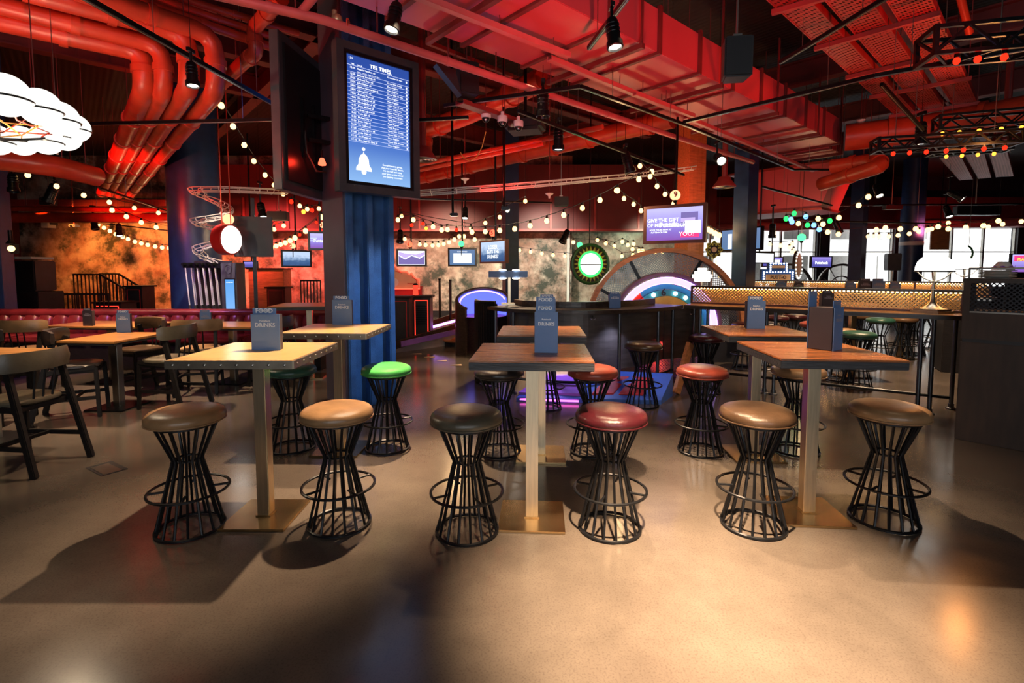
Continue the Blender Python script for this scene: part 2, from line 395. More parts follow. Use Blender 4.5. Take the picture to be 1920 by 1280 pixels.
e[0].position = .52; e[0].color = (0, 0, 0, 1); e[1].position = .7; e[1].color = (.6, .6, .6, 1); nt.links.new(cq.outputs[0], r3.inputs[0])
mx2 = nt.nodes.new('ShaderNodeMixRGB'); mx2.inputs[2].default_value = (.42, .15, .09, 1)
nt.links.new(r3.outputs[0], mx2.inputs[0]); nt.links.new(mx.outputs[0], mx2.inputs[1]); nt.links.new(mx2.outputs[0], b.inputs['Base Color'])
b.inputs['Roughness'].default_value = .7

# corrugated deck overhead
m, nt, b = nodes('deck')
b.inputs['Base Color'].default_value = (.020, .006, .006, 1); b.inputs['Roughness'].default_value = .7
tc = nt.nodes.new('ShaderNodeTexCoord'); mp = nt.nodes.new('ShaderNodeMapping'); mp.inputs['Rotation'].default_value = (0, 0, R(-41))
wv = nt.nodes.new('ShaderNodeTexWave'); wv.inputs['Scale'].default_value = 3.2; nt.links.new(tc.outputs['Object'], mp.inputs[0]); nt.links.new(mp.outputs[0], wv.inputs[0])
bp = nt.nodes.new('ShaderNodeBump'); bp.inputs['Strength'].default_value = .3; bp.inputs['Distance'].default_value = .02
nt.links.new(wv.outputs[0], bp.inputs['Height']); nt.links.new(bp.outputs[0], b.inputs['Normal'])

# ---------------------------------------------------------------- lettering (flat print)
TXT = {}
def text_mesh(body, size, mat, bold=0.0, align='CENTER', spacing=1.0, line=1.0):
    key = (body, size, mat, bold, align, spacing)
    if key in TXT: return TXT[key]
    cu = bpy.data.curves.new('lettering', 'FONT'); cu.body = body; cu.size = size; cu.align_x = align; cu.align_y = 'CENTER'
    cu.offset = bold * size; cu.space_character = spacing; cu.space_line = line; cu.resolution_u = 2
    ob = bpy.data.objects.new('lettering', cu); COL.objects.link(ob)
    dg = bpy.context.evaluated_depsgraph_get()
    me = bpy.data.meshes.new_from_object(ob.evaluated_get(dg))
    bpy.data.objects.remove(ob); bpy.data.curves.remove(cu)
    me.transform(Matrix.Rotation(PI / 2, 4, 'X'))         # stands in the XZ plane, reads from -Y
    me.materials.clear(); me.materials.append(M[mat]); me.name = 'lettering'
    TXT[key] = me; return me
def lettering(parent, body, size, mat, loc, bold=0.0, align='CENTER', spacing=1.0, rz=0, line=1.0):
    return inst('lettering', text_mesh(body, size, mat, bold, align, spacing, line), parent, loc, rz)
UV_DONE = set()
def uvquad(name, mat, P, parent=None, su=1, sv=1):         # a sheet P[4] with metric uv
    me = bpy.data.meshes.new(name); me.from_pydata([tuple(p) for p in P], [], [(0, 1, 2, 3)]); me.materials.append(M[mat])
    uv = me.uv_layers.new(name='UVMap'); P = [Vector(p) for p in P]
    u = (P[1] - P[0]).length; v = (P[3] - P[0]).length
    for i, c in enumerate(((0, 0), (u, 0), (u, v), (0, v))): uv.data[i].uv = c
    return inst(name, me, parent)
# ================================================================ SETTING
A = Vector((math.sin(R(48.8)), math.cos(R(48.8)), 0)); B = Vector((-math.cos(R(48.8)), math.sin(R(48.8)), 0))
AA = R(-48.8)      # rotation that turns local +Y onto direction A
CEIL = 5.2
struct('floor', MB().box((2, 8.5, -.1), (40, 28, .2)), 'concrete')
struct('ceiling', MB().box((2, 8.5, CEIL + .1), (40, 28, .2)), 'deck')
struct('wall_back', MB().box((-7.2, 16.6, CEIL / 2), (18.1, .2, CEIL)), 'mottled_plaster')
struct('wall_alcove', MB().box((4.1, 18.1, CEIL / 2), (4.6, .2, CEIL)).box((1.9, 17.3, CEIL / 2), (.1, 1.5, CEIL)), 'mottled_plaster')
struct('wall_left', MB().box((-16.1, 6.5, CEIL / 2), (.2, 21, CEIL)), 'red_dark')
struct('wall_right', MB().box((21.6, 8.5, CEIL / 2), (.2, 26, CEIL)), 'red_dark')
wfm = MB().box((2.7, -4.1, .35), (38, .2, .7)).box((2.7, -4.1, (3.3 + CEIL) / 2), (38, .2, CEIL - 3.3)).box((-9.55, -4.1, 2.0), (13.5, .2, 2.6)).box((12.75, -4.1, 2.0), (17.9, .2, 2.6))
wfo = struct('wall_front', wfm, 'dark_panel')
wfr = MB()
for i in range(4): wfr.box((-2.75 + i * 6.5 / 3, -4.1, 2.0), (.1, .12, 2.6))
wfr = struct('window_9', wfr, 'steel')  # unseen window added behind the camera, lets in cool frontal fill
for i in range(3): MB().box((-2.75 + (i + .5) * 6.5 / 3, -4.1, 2.0), (6.5 / 3 - .1, .012, 2.6)).build('pane', 'window_glass', wfr)
struct('trim_1', MB().box((1.83, 16.46, 1.6), (.09, .08, 3.2)), 'white_paint')
struct('baseboard_back', MB().box((-7.2, 16.46, .1), (18.0, .07, .2)), 'black_paint')
# window wall at the back right: piers, sill, header; every pane real
WY = 20.4
wx = [6.5, 8.9, 9.5, 12.1, 12.6, 15.2, 16.2, 18.3, 18.5, 20.2]
wm = MB().box((14.0, WY, .40), (15.1, .3, .8)).box((14.0, WY, (3.25 + CEIL) / 2), (15.1, .3, CEIL - 3.25))
for a_, b_ in ((6.4, 6.9), (9.0, 9.4), (12.2, 12.7), (15.3, 16.4), (20.2, 21.6)):
    wm.box(((a_ + b_) / 2, WY, 2.0), (b_ - a_, .3, 2.5))
struct('wall_window', wm, 'dark_panel')
wn = 0
for a_, b_, nx in ((6.9, 9.0, 2), (9.4, 12.2, 2), (12.7, 15.3, 2), (16.4, 20.2, 3)):
    wn += 1
    fr = MB()
    for i in range(nx + 1): fr.box((a_ + (b_ - a_) * i / nx, WY, 2.02), (.07, .1, 2.46))
    fr.box(((a_ + b_) / 2, WY, 2.25), (b_ - a_, .07, .05)); fr.box(((a_ + b_) / 2, WY, .83), (b_ - a_, .1, .07)); fr.box(((a_ + b_) / 2, WY, 3.22), (b_ - a_, .1, .07))
    wf = struct('window_%d' % wn, fr, 'steel')
    for i in range(nx):
        x0 = a_ + (b_ - a_) * i / nx; x1 = a_ + (b_ - a_) * (i + 1) / nx
        for z0, z1 in ((.86, 2.22), (2.28, 3.19)):
            MB().box(((x0 + x1) / 2, WY, (z0 + z1) / 2), (x1 - x0 - .07, .012, z1 - z0)).build('pane', 'window_glass', wf)
struct('wall_pier', MB().box((6.4, 19.3, CEIL / 2), (.2, 2.5, CEIL)), 'mottled_plaster')
# far facade seen through the glass
fac = MB().box((13, 27, 4.0), (26, .4, 8.0))
fo = struct('wall_street', fac, 'white_paint')
for i in range(9):
    for j in range(2):
        MB().box((2.5 + i * 2.5, 26.78, 1.4 + j * 2.6), (1.3, .06, 1.7)).build('window_pane', 'steel', fo)

# soffits and bulkheads in dark red
s = MB().box((-2.05, 16.1, 3.75), (16.7, .8, 2.0)); so = struct('trim_2', s, 'soffit_red')
for i in range(12): MB().box((-9.6 + i * 1.35, 15.68, 3.25), (.06, .05, 1.0)).build('seam', 'red_steel', so)
MB().box((-2.05, 15.66, 2.76), (16.7, .07, .07)).build('lip', 'red_steel', so)
struct('trim_3', MB().box((14.0, 19.9, 3.75), (15, .8, 1.1)), 'soffit_red')
struct('trim_4', MB().box((-13.2, 16.2, 3.2), (5.6, .5, .25)).box((-13.2, 16.1, 3.6), (5.6, .7, .2)), 'red_steel')
# foil ductwork under the right soffit
def wobble_tube(a_, b_, r, n=14):
    a_, b_ = Vector(a_), Vector(b_)
    pts = [a_.lerp(b_, i / n) + Vector((0, 0, random.uniform(-.05, .05))) for i in range(n + 1)]
    return MB().tube(pts, [r * random.uniform(.85, 1.12) for _ in pts], 10)
fd = wobble_tube((7.5, 19.1, 3.12), (20.5, 19.1, 3.35), .16).build('foil_duct', 'pink_strut', None, True)
tag(fd, 'crumpled foil air duct running above the bright windows', 'air duct')

# steel roof beams
def ibeam(p, q, hgt=.36, wid=.2, mat='red_dark'):
    p, q = Vector(p), Vector(q); m_ = MB()
    m_.bar(p - Vector((0, 0, hgt / 2)), q - Vector((0, 0, hgt / 2)), wid, .025); m_.bar(p + Vector((0, 0, hgt / 2)), q + Vector((0, 0, hgt / 2)), wid, .025)
    m_.bar(p, q, .02, hgt); return m_
bi = 4
for (c, dirn, L) in [((-7, 7.5, 4.9), A, 9), ((-3.5, 6.5, 4.9), A, 9), ((3.8, 10.2, 4.9), B, 9), ((-5.5, 10.5, 4.9), B, 8), ((-9, 3.5, 4.9), A, 8), ((7.5, 9, 4.9), A, 10), ((9.5, 8.5, 4.9), B, 5)]:
    bi += 1; c = Vector(c)
    struct('trim_%d' % bi, ibeam(c - dirn * L, c + dirn * L), 'red_dark')

# ================================================================ COLUMNS
def h_column(name, label, loc, rz, size, height, ribs=True):
    t = thing(name, label, 'column', loc, rz)
    s_ = size
    MB().box((0, 0, height / 2), (s_, s_ * .80, height)).build('core', 'column_blue' if ribs else 'column_navy', t, bevel=.008)
    if ribs:
        for x in (-s_ * .44, -s_ * .02, s_ * .44):
            MB().box((x, -s_ * .49, height / 2), (s_ * .13, s_ * .24, height)).build('flange', 'column_blue', t, bevel=.01)
        MB().box((-s_ * .52, 0, height / 2), (s_ * .05, s_ * 1.08, height)).build('cover_plate', 'column_mauve', t, bevel=.004)
        for z in (1.2, 2.0, 2.3):
            MB().lathe([(.018, 0), (.018, .012), (.008, .018)], 8, (0, 0, 0), Matrix.Rotation(PI / 2, 3, 'X')).build('bolt', 'column_blue', t, loc=(-s_ * .02, -s_ * .55, z))
    return t
def round_column(name, label, loc, r, h, collar=False):
    t = thing(name, label, 'column', loc)
    MB().lathe([(r, 0), (r, h)], 40).build('shaft', 'column_navy', t, True)
    MB().lathe([(r * 1.03, 0), (r * 1.03, .12), (r, .13)], 40).build('foot_ring', 'black_paint', t, True)
    if collar: MB().lathe([(r * 1.02, 0), (r * 1.02, .12)], 40).build('collar', 'white_paint', t, True, loc=(0, 0, 2.35))
    return t
h_column('steel_column', 'ribbed blue steel column carrying the tall tee times screen', (-1.80, 5.95, 0), R(41), .56, CEIL)
p = D(369, 505, 9.6); round_column('round_column', 'fat round blue column behind the putter rack', (p.x, p.y, 0), .43, CEIL)
p = D(1394, 505, 9.6); h_column('steel_column', 'dark blue steel column beside the gift advert screen', (p.x, p.y, 0), R(38), .36, CEIL, False)
p = D(1606, 505, 14.5); h_column('steel_column', 'blue steel column standing before the bright street windows', (p.x, p.y, 0), R(38), .40, CEIL, False)
p = D(957, 505, 12.5); h_column('steel_column', 'slim dark blue column behind the cross shaped lamp', (p.x, p.y, 0), R(20), .34, CEIL, False)
p = D(1706, 505, 17.0); round_column('round_column', 'round blue column with a pale collar near the windows', (p.x, p.y, 0), .33, CEIL, True)
p = D(4, 505, 8.5); h_column('steel_column', 'blue steel column cut by the picture edge above the banquette', (p.x - .1, p.y, 0), R(10), .36, CEIL, False)
# timber clad post behind the gift advert screen
t = thing('timber_post', 'timber clad post glowing red behind the gift advert screen', 'post', D(1290, 505, 11.0) * Vector((1, 1, 0)) if False else (D(1290, 505, 11.0).x, 11.0, 0), R(20))
MB().box((0, 0, CEIL / 2), (.42, .42, CEIL)).build('core', 'orange_wood', t)
for i in range(4): MB().box((-.16 + i * .107, -.22, CEIL / 2), (.10, .02, CEIL)).build('plank', 'orange_wood', t)
# ================================================================ HIGH TABLES
def high_table(label, x, y, rz, kind, wx_=.70, wy_=.70, h=1.05, group='high bar tables'):
    t = thing('high_table', label, 'table', (x, y, 0), rz, group)
    if kind == 'gold':
        MB().box((0, 0, h - .02), (wx_ - .012, wy_ - .012, .045)).build('tabletop', 'table_gold', t, bevel=.003)
        for i, (cx, cy, sx, sy) in enumerate(((0, -wy_ / 2, wx_, .012), (0, wy_ / 2, wx_, .012), (-wx_ / 2, 0, .012, wy_), (wx_ / 2, 0, .012, wy_))):
            e_ = MB().box((cx, cy, h - .022), (sx, sy, .046)).build('edge_band', 'pewter', t, bevel=.002)
            rv = MB().lathe([(.008, 0), (.007, .004), (.003, .006)], 8, (0, 0, 0), Matrix.Rotation((PI / 2, -PI / 2, 0, 0)[i], 3, 'X') if i < 2 else Matrix.Rotation((-PI / 2, PI / 2)[i - 2], 3, 'Y')).mesh('rivet', 'steel', True)
            for k in range(8):
                u = -.5 + (k + .5) / 8
                off = .006
                inst('rivet', rv, e_, (u * wx_, cy - off, h - .022) if i == 0 else (u * wx_, cy + off, h - .022) if i == 1 else (cx - off, u * wy_, h - .022) if i == 2 else (cx + off, u * wy_, h - .022))
    else:
        MB().box((0, 0, h - .006), (wx_, wy_, .012)).build('tabletop', 'table_dark' if kind == 'dark' else 'table_wood', t, bevel=.003)
        MB().box((0, 0, h - .034), (wx_, wy_, .044)).build('edge_band', 'table_edge', t, bevel=.003)
    MB().box((0, 0, h - .063), (.28, .28, .012)).build('mounting_plate', 'black_metal', t)
    MB().box((0, 0, (h - .05) / 2 + .005), (.075, .075, h - .06)).build('pole', 'brass', t, bevel=.004)
    bp_ = MB().box((0, 0, .008), (.40, .40, .016)).build('base_plate', 'brass_plate', t, bevel=.003)
    MB().box((0, 0, .02), (.09, .09, .008)).build('weld_collar', 'brass_plate', bp_)
    return t
high_table('gold topped high table with riveted metal rim beside two tan stools', -1.55, 3.08, R(0), 'gold')
high_table('dark wood high table in the middle of the front row', .125, 3.06, R(-3.5), 'dark', .69, .66)
high_table('dark wood high table of the front row nearest the brown mesh cabinet', 1.88, 3.12, R(-5), 'dark', .68, .70)
p = F(640, 842); high_table('gold topped riveted high table in front of the ribbed blue column', p.x, p.y, R(-2), 'gold')
p = F(1014, 853); high_table('dark wood high table hidden behind the middle front table', p.x, p.y, R(-3), 'dark', .68, .66)
p = F(1410, 852); high_table('dark wood high table between red stool and tan stool in second row', p.x, p.y, R(-4), 'dark', .68, .70)
p = F(584, 706); high_table('pale wood high table far behind, next to the banquette end', p.x, p.y, R(8), 'wood', .9, .8)

# ================================================================ WIRE STOOLS
NR = 16
_rod = MB().tube([(.160, 0, .640), (.076, 0, .430), (.178, 0, .012)], .0078, 6).mesh('rod', 'black_metal', True)
_rod_hi = MB().ring((0, 0, .643), .160, .009, 28, 6).mesh('top_ring', 'black_metal', True)
_rod_wa = MB().ring((0, 0, .430), .070, .007, 20, 6).mesh('waist_ring', 'black_metal', True)
_rod_ba = MB().ring((0, 0, .012), .180, .010, 30, 6).mesh('base_ring', 'black_metal', True)
_rod_fo = MB().ring((0, 0, .245), .212, .0085, 32, 6).mesh('foot_ring', 'black_metal', True)
_rod_sp = MB().tube([(.118, 0, .245), (.208, 0, .245)], .0075, 6).mesh('spoke', 'black_metal', True)
_far = MB()
for i in range(12):
    a_ = 2 * PI * i / 12; c_, s_ = math.cos(a_), math.sin(a_)
    _far.tube([(.160 * c_, .160 * s_, .64), (.076 * c_, .076 * s_, .43), (.178 * c_, .178 * s_, .012)], .009, 4)
_far.ring((0, 0, .43), .07, .008, 14, 4).ring((0, 0, .012), .18, .01, 18, 4).ring((0, 0, .245), .212, .009, 18, 4).ring((0, 0, .643), .16, .009, 16, 4)
_far = _far.mesh('wire_frame', 'black_metal', True)
SEATP = [(.001, .648), (.175, .648), (.197, .655), (.209, .672), (.211, .690), (.204, .708), (.190, .720), (.160, .731), (.10, .738), (.001, .740)]
SEATM = {}
def stool(px, py, seatmat, label, rz=0.0, near=True, xy=None, group='wire frame bar stools'):
    p = F(px, py) if xy is None else Vector((xy[0], xy[1], 0))
    t = thing('bar_stool', label, 'stool', (p.x, p.y, 0), rz, group)
    if seatmat not in SEATM:
        SEATM[seatmat] = (MB().lathe(SEATP, 40).mesh('seat', seatmat, True), MB().ring((0, 0, .664), .2075, .005, 40, 6).mesh('piping', seatmat, True))
    st = inst('seat', SEATM[seatmat][0], t)
    if near:
        inst('piping', SEATM[seatmat][1], st)
        for i in range(NR): inst('rod', _rod, t, None, 2 * PI * i / NR)
        inst('top_ring', _rod_hi, t); inst('waist_ring', _rod_wa, t); inst('base_ring', _rod_ba, t)
        f_ = inst('foot_ring', _rod_fo, t)
        for i in range(4): inst('spoke', _rod_sp, f_, None, PI / 2 * i + .3)
    else: inst('wire_frame', _far, t)
    return t
stool(358, 990, 'leather_tan', 'tan topped wire stool in the front row beside the left dining chairs', .1)
stool(637, 981, 'leather_tan', 'tan topped wire stool between the gold table and the grey olive stool', .5)
stool(876, 995, 'leather_olive', 'grey olive topped wire stool in the front row, left of the middle table', .2)
stool(1143, 990, 'leather_burgundy', 'burgundy topped wire stool in the front row', .8)
stool(1412, 985, 'leather_brown', 'dark brown topped wire stool in the front row', 1.1)
stool(1656, 975, 'leather_tan', 'tan topped wire stool of the front row nearest the mesh cabinet', .3)
stool(549, 840, 'leather_green', 'dark green topped wire stool behind the gold front table', .6)
stool(727, 840, 'leather_bright_green', 'bright green topped wire stool beside the ribbed blue column', .2)
stool(936, 847, 'leather_black', 'charcoal topped wire stool tucked under the middle tables', .9)
stool(1110, 846, 'leather_red', 'orange red topped wire stool behind the burgundy one', .4)
stool(1313, 846, 'leather_red', 'red leather wire stool left of the second row dark table', .7)
stool(1491, 845, 'leather_tan', 'tan wire stool half hidden under the front table corner', .2)
stool(1204, 760, 'leather_brown', 'brown topped wire stool drawn up to the curved bar', .3)
stool(1022, 764, 'leather_black', 'black wire stool at the curved bar behind the middle table pole', .5)
stool(1322, 735, 'leather_burgundy', 'dark burgundy wire stool at the curved bar corner', .1)
stool(1396, 692, 'leather_burgundy', 'dark wire stool behind the second row table pole', .4, False)
stool(1432, 690, 'leather_black', 'black wire stool beyond the second row table near the blue column', .2, False)
stool(1605, 724, 'leather_green', 'green topped wire stool behind the front table by the long bar', .4)
stool(1570, 712, 'leather_tan', 'pale tan wire stool peeking out beside the green stool', .4, False)
stool(1647, 676, 'leather_green', 'second green topped wire stool further back under the lit mesh', .1, False)
stool(1690, 672, 'leather_tan', 'tan wire stool beside a pale table pole under the lit mesh', .3, False)
stool(1712, 664, 'leather_brown', 'brown wire stool right behind the tan one under the lit mesh', .3, False)
stool(1617, 662, 'leather_tan', 'far tan wire stool half hidden by the green seats', .3, False)
stool(1452, 668, 'leather_burgundy', 'burgundy wire stool under the bar left of the menu tower', .3, False)
stool(1487, 664, 'leather_burgundy', 'burgundy wire stool under the bar next to the black leg pair', .3, False)
stool(1524, 690, 'leather_red', 'red topped wire stool peeking past the menu tower', .3, False)
stool(1752, 655, 'leather_black', 'black wire stool far back near the window light', .3, False)
stool(1775, 640, 'leather_black', 'black wire stool furthest back beside the cabinet', .3, False)
p = F(1607, 712); high_table('pale poled high table behind the green stool', p.x + .1, p.y + .3, R(-4), 'dark')
p = F(1698, 672); high_table('pale poled high table among the far stools', p.x, p.y + .15, R(-4), 'dark')

# ================================================================ MENU STANDS
def menu(x, y, z, rz, s, label, cards=1, front='menu_cover', ink='print_menu', tall=1.0, tower=False):
    t = thing('menu_stand', label, 'menu', (x, y, z), rz, 'menu stands on tables')
    w_, h_ = .170 * s, .215 * s * tall
    d_ = .05 * s if not tower else .17 * s
    MB().box((-.006 * s, d_ / 2 + .006, h_ * .5), (w_ * .96, d_, h_ * .98)).build('holder', 'menu_box', t, bevel=.002)
    c1_ = MB().box((0, 0, h_ / 2), (w_, .007 * s, h_)).build('drinks_menu', front, t, bevel=.0015)
    lettering(c1_, 'DRINKS', .034 * s, ink, (0, -.0042 * s, h_ * .70), .03, spacing=1.02)
    lettering(c1_, 'Puttshack', .017 * s, ink, (0, -.0042 * s, h_ * .815), .03)
    for k in range(cards):
        h2 = h_ * (1.16 + .2 * k); yb = .012 * s + .022 * s * k + (d_ * .9 if tower and k else 0)
        w2 = w_ * .82
        c2_ = MB().box((-w_ * .05, yb, h2 / 2), (w2, .006 * s, h2)).build('food_menu', front, t, bevel=.0015)
        lettering(c2_, 'FOOD', .036 * s, ink, (-w_ * .05, yb - .0037 * s, h2 - h_ * .075), .03, spacing=1.02)
        lettering(c2_, 'Puttshack', .016 * s, ink, (-w_ * .05, yb - .0037 * s, h2 - h_ * .008 - .012 * s), .03)
    return t
T_ = 1.05
p = H(499, 657, T_); menu(p.x, p.y, T_, R(-2), 1.05, 'slate blue drinks and food menus on the gold front table')
p = H(1024, 661, T_); menu(p.x, p.y, T_, R(-8), .82, 'tall slate blue menu tower on the middle front table', 2, tall=1.40)
p = H(1558, 655, T_); menu(p.x + .02, p.y - .03, T_, R(37), .80, 'dark menu tower on the front table by the mesh cabinet', 2, 'menu_cover', 'print_dim', 1.55, True)
p = H(642, 609, T_); menu(p.x, p.y, T_, R(-3), 1.05, 'pale lit menus on the gold table before the blue column', front='menu_cover')
p = H(1417, 616, T_); menu(p.x, p.y, T_, R(-3), .88, 'slate blue menus on the second row table by the bar', tall=1.25)
p = H(1028, 618, T_); menu(p.x, p.y + .1, T_, R(-3), .80, 'menus behind the tall menu tower on the hidden table', 1, tall=1.45)
# ================================================================ DINING CORNER (left)
TZ = .80
def low_table(label, x, y, rz, wx_, wy_, mat='table_wood', offx=0.0):
    t = thing('dining_table', label, 'table', (x, y, 0), rz, 'wooden dining tables')
    MB().box((0, 0, TZ - .012), (wx_, wy_, .024)).build('tabletop', mat, t, bevel=.004)
    MB().box((0, 0, TZ - .035), (wx_ - .02, wy_ - .02, .024)).build('underframe', 'table_edge', t, bevel=.002)
    MB().box((offx, 0, (TZ - .04) / 2), (.08, .08, TZ - .05)).build('pole', 'steel', t, bevel=.004)
    MB().box((offx, 0, .008), (.44, .44, .016)).build('base_plate', 'black_metal', t, bevel=.003)
    return t
low_table('orange wood dining table holding the blue menus, left of the olive chair', -4.45, 5.62, R(-4), .66, .78)
low_table('wooden dining table cut by the picture edge behind the olive chair', -4.72, 4.50, R(-4), .95, .60)
low_table('wooden dining table with a black menu before the red banquette', -5.55, 6.95, R(-6), 1.35, .7)
low_table('wooden dining table at the far left end of the banquette', -7.35, 7.0, R(-6), 1.0, .7)
low_table('wooden dining table in front of the putter rack', -3.85, 6.9, R(-4), .95, .7)

def chair(label, x, y, rz, pad='leather_olive'):
    # local: faces +Y, back at -Y
    t = thing('dining_chair', label, 'chair', (x, y, 0), rz, 'padded dining chairs')
    sh = .56
    seat = []
    for i in range(28):
        a_ = 2 * PI * i / 28; e_ = 2.8
        c_, s_ = math.cos(a_), math.sin(a_)
        seat.append((math.copysign(abs(c_) ** (2 / e_), c_) * .225, math.copysign(abs(s_) ** (2 / e_), s_) * .215))
    sm = MB()
    lv = [(.90, .0), (.99, .015), (1.0, .03), (.96, .045), (.80, .056), (.4, .062), (.01, .063)]
    V = [(x_ * k, y_ * k, sh - .045 + z_) for k, z_ in lv for x_, y_ in seat]; n = 28; Fc = [tuple(reversed(range(n)))]
    for i in range(len(lv) - 1):
        for j in range(n): Fc.append((i * n + j, i * n + (j + 1) % n, (i + 1) * n + (j + 1) % n, (i + 1) * n + j))
    sm.add(V, Fc).build('seat', pad, t, True)
    MB().box((0, .0, sh - .065), (.40, .38, .04)).build('seat_frame', 'black_wood', t, bevel=.006)
    # padded wrap round back rail
    pts = []
    for i in range(13):
        a_ = R(-52 + 104 * i / 12); pts.append((.34 * math.sin(a_), -.235 + .20 * (1 - math.cos(a_)) * 1.5, .855))
    bm_ = MB(); V = []; Fc = []; prof = [(-.022, -.072), (.024, -.07), (.034, 0), (.024, .07), (-.016, .076), (-.032, 0)]; k = len(prof)
    for i, p_ in enumerate(pts):
        a_ = R(-52 + 104 * i / 12); nx_, ny_ = -math.sin(a_), math.cos(a_)
        sc_ = .75 if i in (0, 12) else 1
        for (o_, z_) in prof: V.append((p_[0] + nx_ * o_ * sc_, p_[1] + ny_ * o_ * sc_, p_[2] + z_ * sc_))
    for i in range(12):
        for j in range(k): Fc.append((i * k + j, i * k + (j + 1) % k, (i + 1) * k + (j + 1) % k, (i + 1) * k + j))
    Fc += [tuple(reversed(range(k))), tuple(range(12 * k, 13 * k))]
    bm_.add(V, Fc).build('backrest', pad, t, True)
    for s_ in (-1, 1):
        MB().bar((.20 * s_, -.13, .84), (.225 * s_, -.345, .0), .038, .050, (0, 1, 0)).build('leg', 'black_wood', t, bevel=.006)
        MB().bar((.185 * s_, .19, .53), (.20 * s_, .205, .0), .034, .036, (0, 1, 0)).build('leg', 'black_wood', t, bevel=.006)
        MB().bar((.215 * s_, -.285, .21), (.195 * s_, .20, .21), .02, .036).build('stretcher', 'black_wood', t, bevel=.004)
        MB().bar((.195 * s_, .19, .53), (.21 * s_, -.215, .50), .024, .045).build('side_rail', 'black_wood', t, bevel=.004)
    MB().bar((-.20, .0, .21), (.20, .0, .21), .02, .028).build('stretcher', 'black_wood', t, bevel=.004)
    for x_ in (-.07, 0, .07): MB().tube([(x_, -.19, .52), (x_ * 1.1, -.235, .80)], .008, 6).build('spindle', 'black_wood', t, True)
    return t
chair('olive padded dining chair nearest the camera at the picture edge', -3.86, 3.90, R(84))
chair('olive padded dining chair with its back turned, right of the blue menus', -3.90, 5.66, R(82))
chair('dark wrap back dining chair left of the orange wood table', -4.62, 5.30, R(-62), 'leather_black')
chair('brown seated dining chair between the orange table and banquette', -4.72, 6.35, R(160), 'leather_brown')
chair('tan seated dining chair below the putter rack', -4.0, 6.42, R(20), 'leather_tan')
chair('black dining chair beside the table at the far left', -5.25, 5.05, R(-85), 'leather_black')
chair('black dining chair with purple lit legs near the putter rack table', -3.25, 6.75, R(75), 'leather_black')
chair('tan seated dining chair drawn up to the long banquette table', -6.1, 6.35, R(10), 'leather_tan')

# red tufted banquette
bz = thing('banquette', 'long deep red leather banquette with channelled back and round end', 'banquette', (0, 7.95, 0))
MB().box((-6.55, .05, .21), (7.2, .62, .42)).build('base', 'black_wood', bz, bevel=.01)
MB().box((-6.55, .40, .45), (7.2, .12, .88)).build('back_panel', 'black_wood', bz, bevel=.01)
MB().tube([(-10.15, .30, .84), (-2.98, .30, .84)], .065, 14).build('bolster', 'banquette_red', bz, True)
MB().lathe([(.001, 0), (.068, 0), (.07, .01), (.001, .02)], 16, (0, 0, 0), Matrix.Rotation(PI / 2, 3, 'Y')).build('end_cap', 'black_paint', bz, loc=(-2.98, .30, .84))
ch = MB(); V = []; Fc = []
for (dy, z_) in ((.34, .44), (.27, .46), (.21, .52), (.20, .62), (.21, .72), (.25, .80), (.32, .83)):
    for x_, b_ in ((-.12, .06), (-.105, .02), (-.06, -.012), (0, -.02), (.06, -.012), (.105, .02), (.12, .06)): V.append((x_, dy + b_, z_))
for i in range(6):
    for j in range(6): Fc.append((i * 7 + j, i * 7 + j + 1, (i + 1) * 7 + j + 1, (i + 1) * 7 + j))
chm = ch.add(V, Fc).mesh('channel', 'banquette_red', True)
for i in range(30): inst('channel', chm, bz, (-10.03 + i * .24, 0, 0))
cu_ = MB().box((0, -.02, .465), (1.18, .56, .09)).mesh('seat_cushion', 'banquette_red', False, .03)
for i in range(6): inst('seat_cushion', cu_, bz, (-9.55 + i * 1.2, 0, 0))

for (px, py, rz, s_, lab, ink, fr_) in [
    (232, 623, 6, .92, 'navy drinks and food menus on the orange wood dining table', 'print_menu', 'menu_cover'),
    (165, 611, -4, .82, 'black menus on the table before the banquette', 'print_dim', 'menu_box'),
    (386, 615, 3, .82, 'dark menus on the table under the putter rack', 'print_dim', 'menu_cover')]:
    p = H(px, py, TZ); menu(p.x, p.y, TZ, R(rz), s_, lab, 1, fr_, ink, 1.15)

# floor access hatch
p = F(200, 878)
t = thing('floor_hatch', 'small steel access hatch set in the concrete floor', 'hatch', (p.x, p.y, 0), R(-32))
MB().box((0, 0, .002), (.30, .17, .004)).build('frame', 'black_paint', t); MB().box((.02, -.01, .004), (.25, .115, .005)).build('cover', 'steel', t)

# ================================================================ LEFT BACK: railings, booth, speaker
def railing(label, px0, px1, Y, ztop, zbot, n, drop=0, mat='black_paint', px_d=0):
    a_, b_ = D(px0, 505, Y), D(px1, 505, Y)
    t = thing('railing', label, 'railing', ((a_.x + b_.x) / 2, Y, 0)); L = b_.x - a_.x
    MB().bar((-L / 2, 0, ztop), (L / 2, 0, ztop), .05, .04).build('handrail', mat, t)
    pk = MB().box((0, 0, (ztop + zbot) / 2), (.022, .022, ztop - zbot)).mesh('baluster', mat)
    for i in range(n + 1): inst('baluster', pk, t, (-L / 2 + L * i / n, 0, 0))
    MB().bar((-L / 2, 0, zbot), (L / 2, 0, zbot), .04, .04).build('bottom_rail', mat, t)
    if drop:
        L2 = drop; zt = ztop - drop * .62
        MB().bar((L / 2, 0, ztop), (L / 2 + L2, 0, zt), .05, .04).build('handrail', mat, t)
        for i in range(1, 7):
            f_ = i / 6; zz = ztop + (zt - ztop) * f_; lo = max(.02, zbot - drop * .62 * f_)
            MB().box((L / 2 + L2 * f_, 0, (zz + lo) / 2), (.022, .022, zz - lo)).build('baluster', mat, t)
    return t
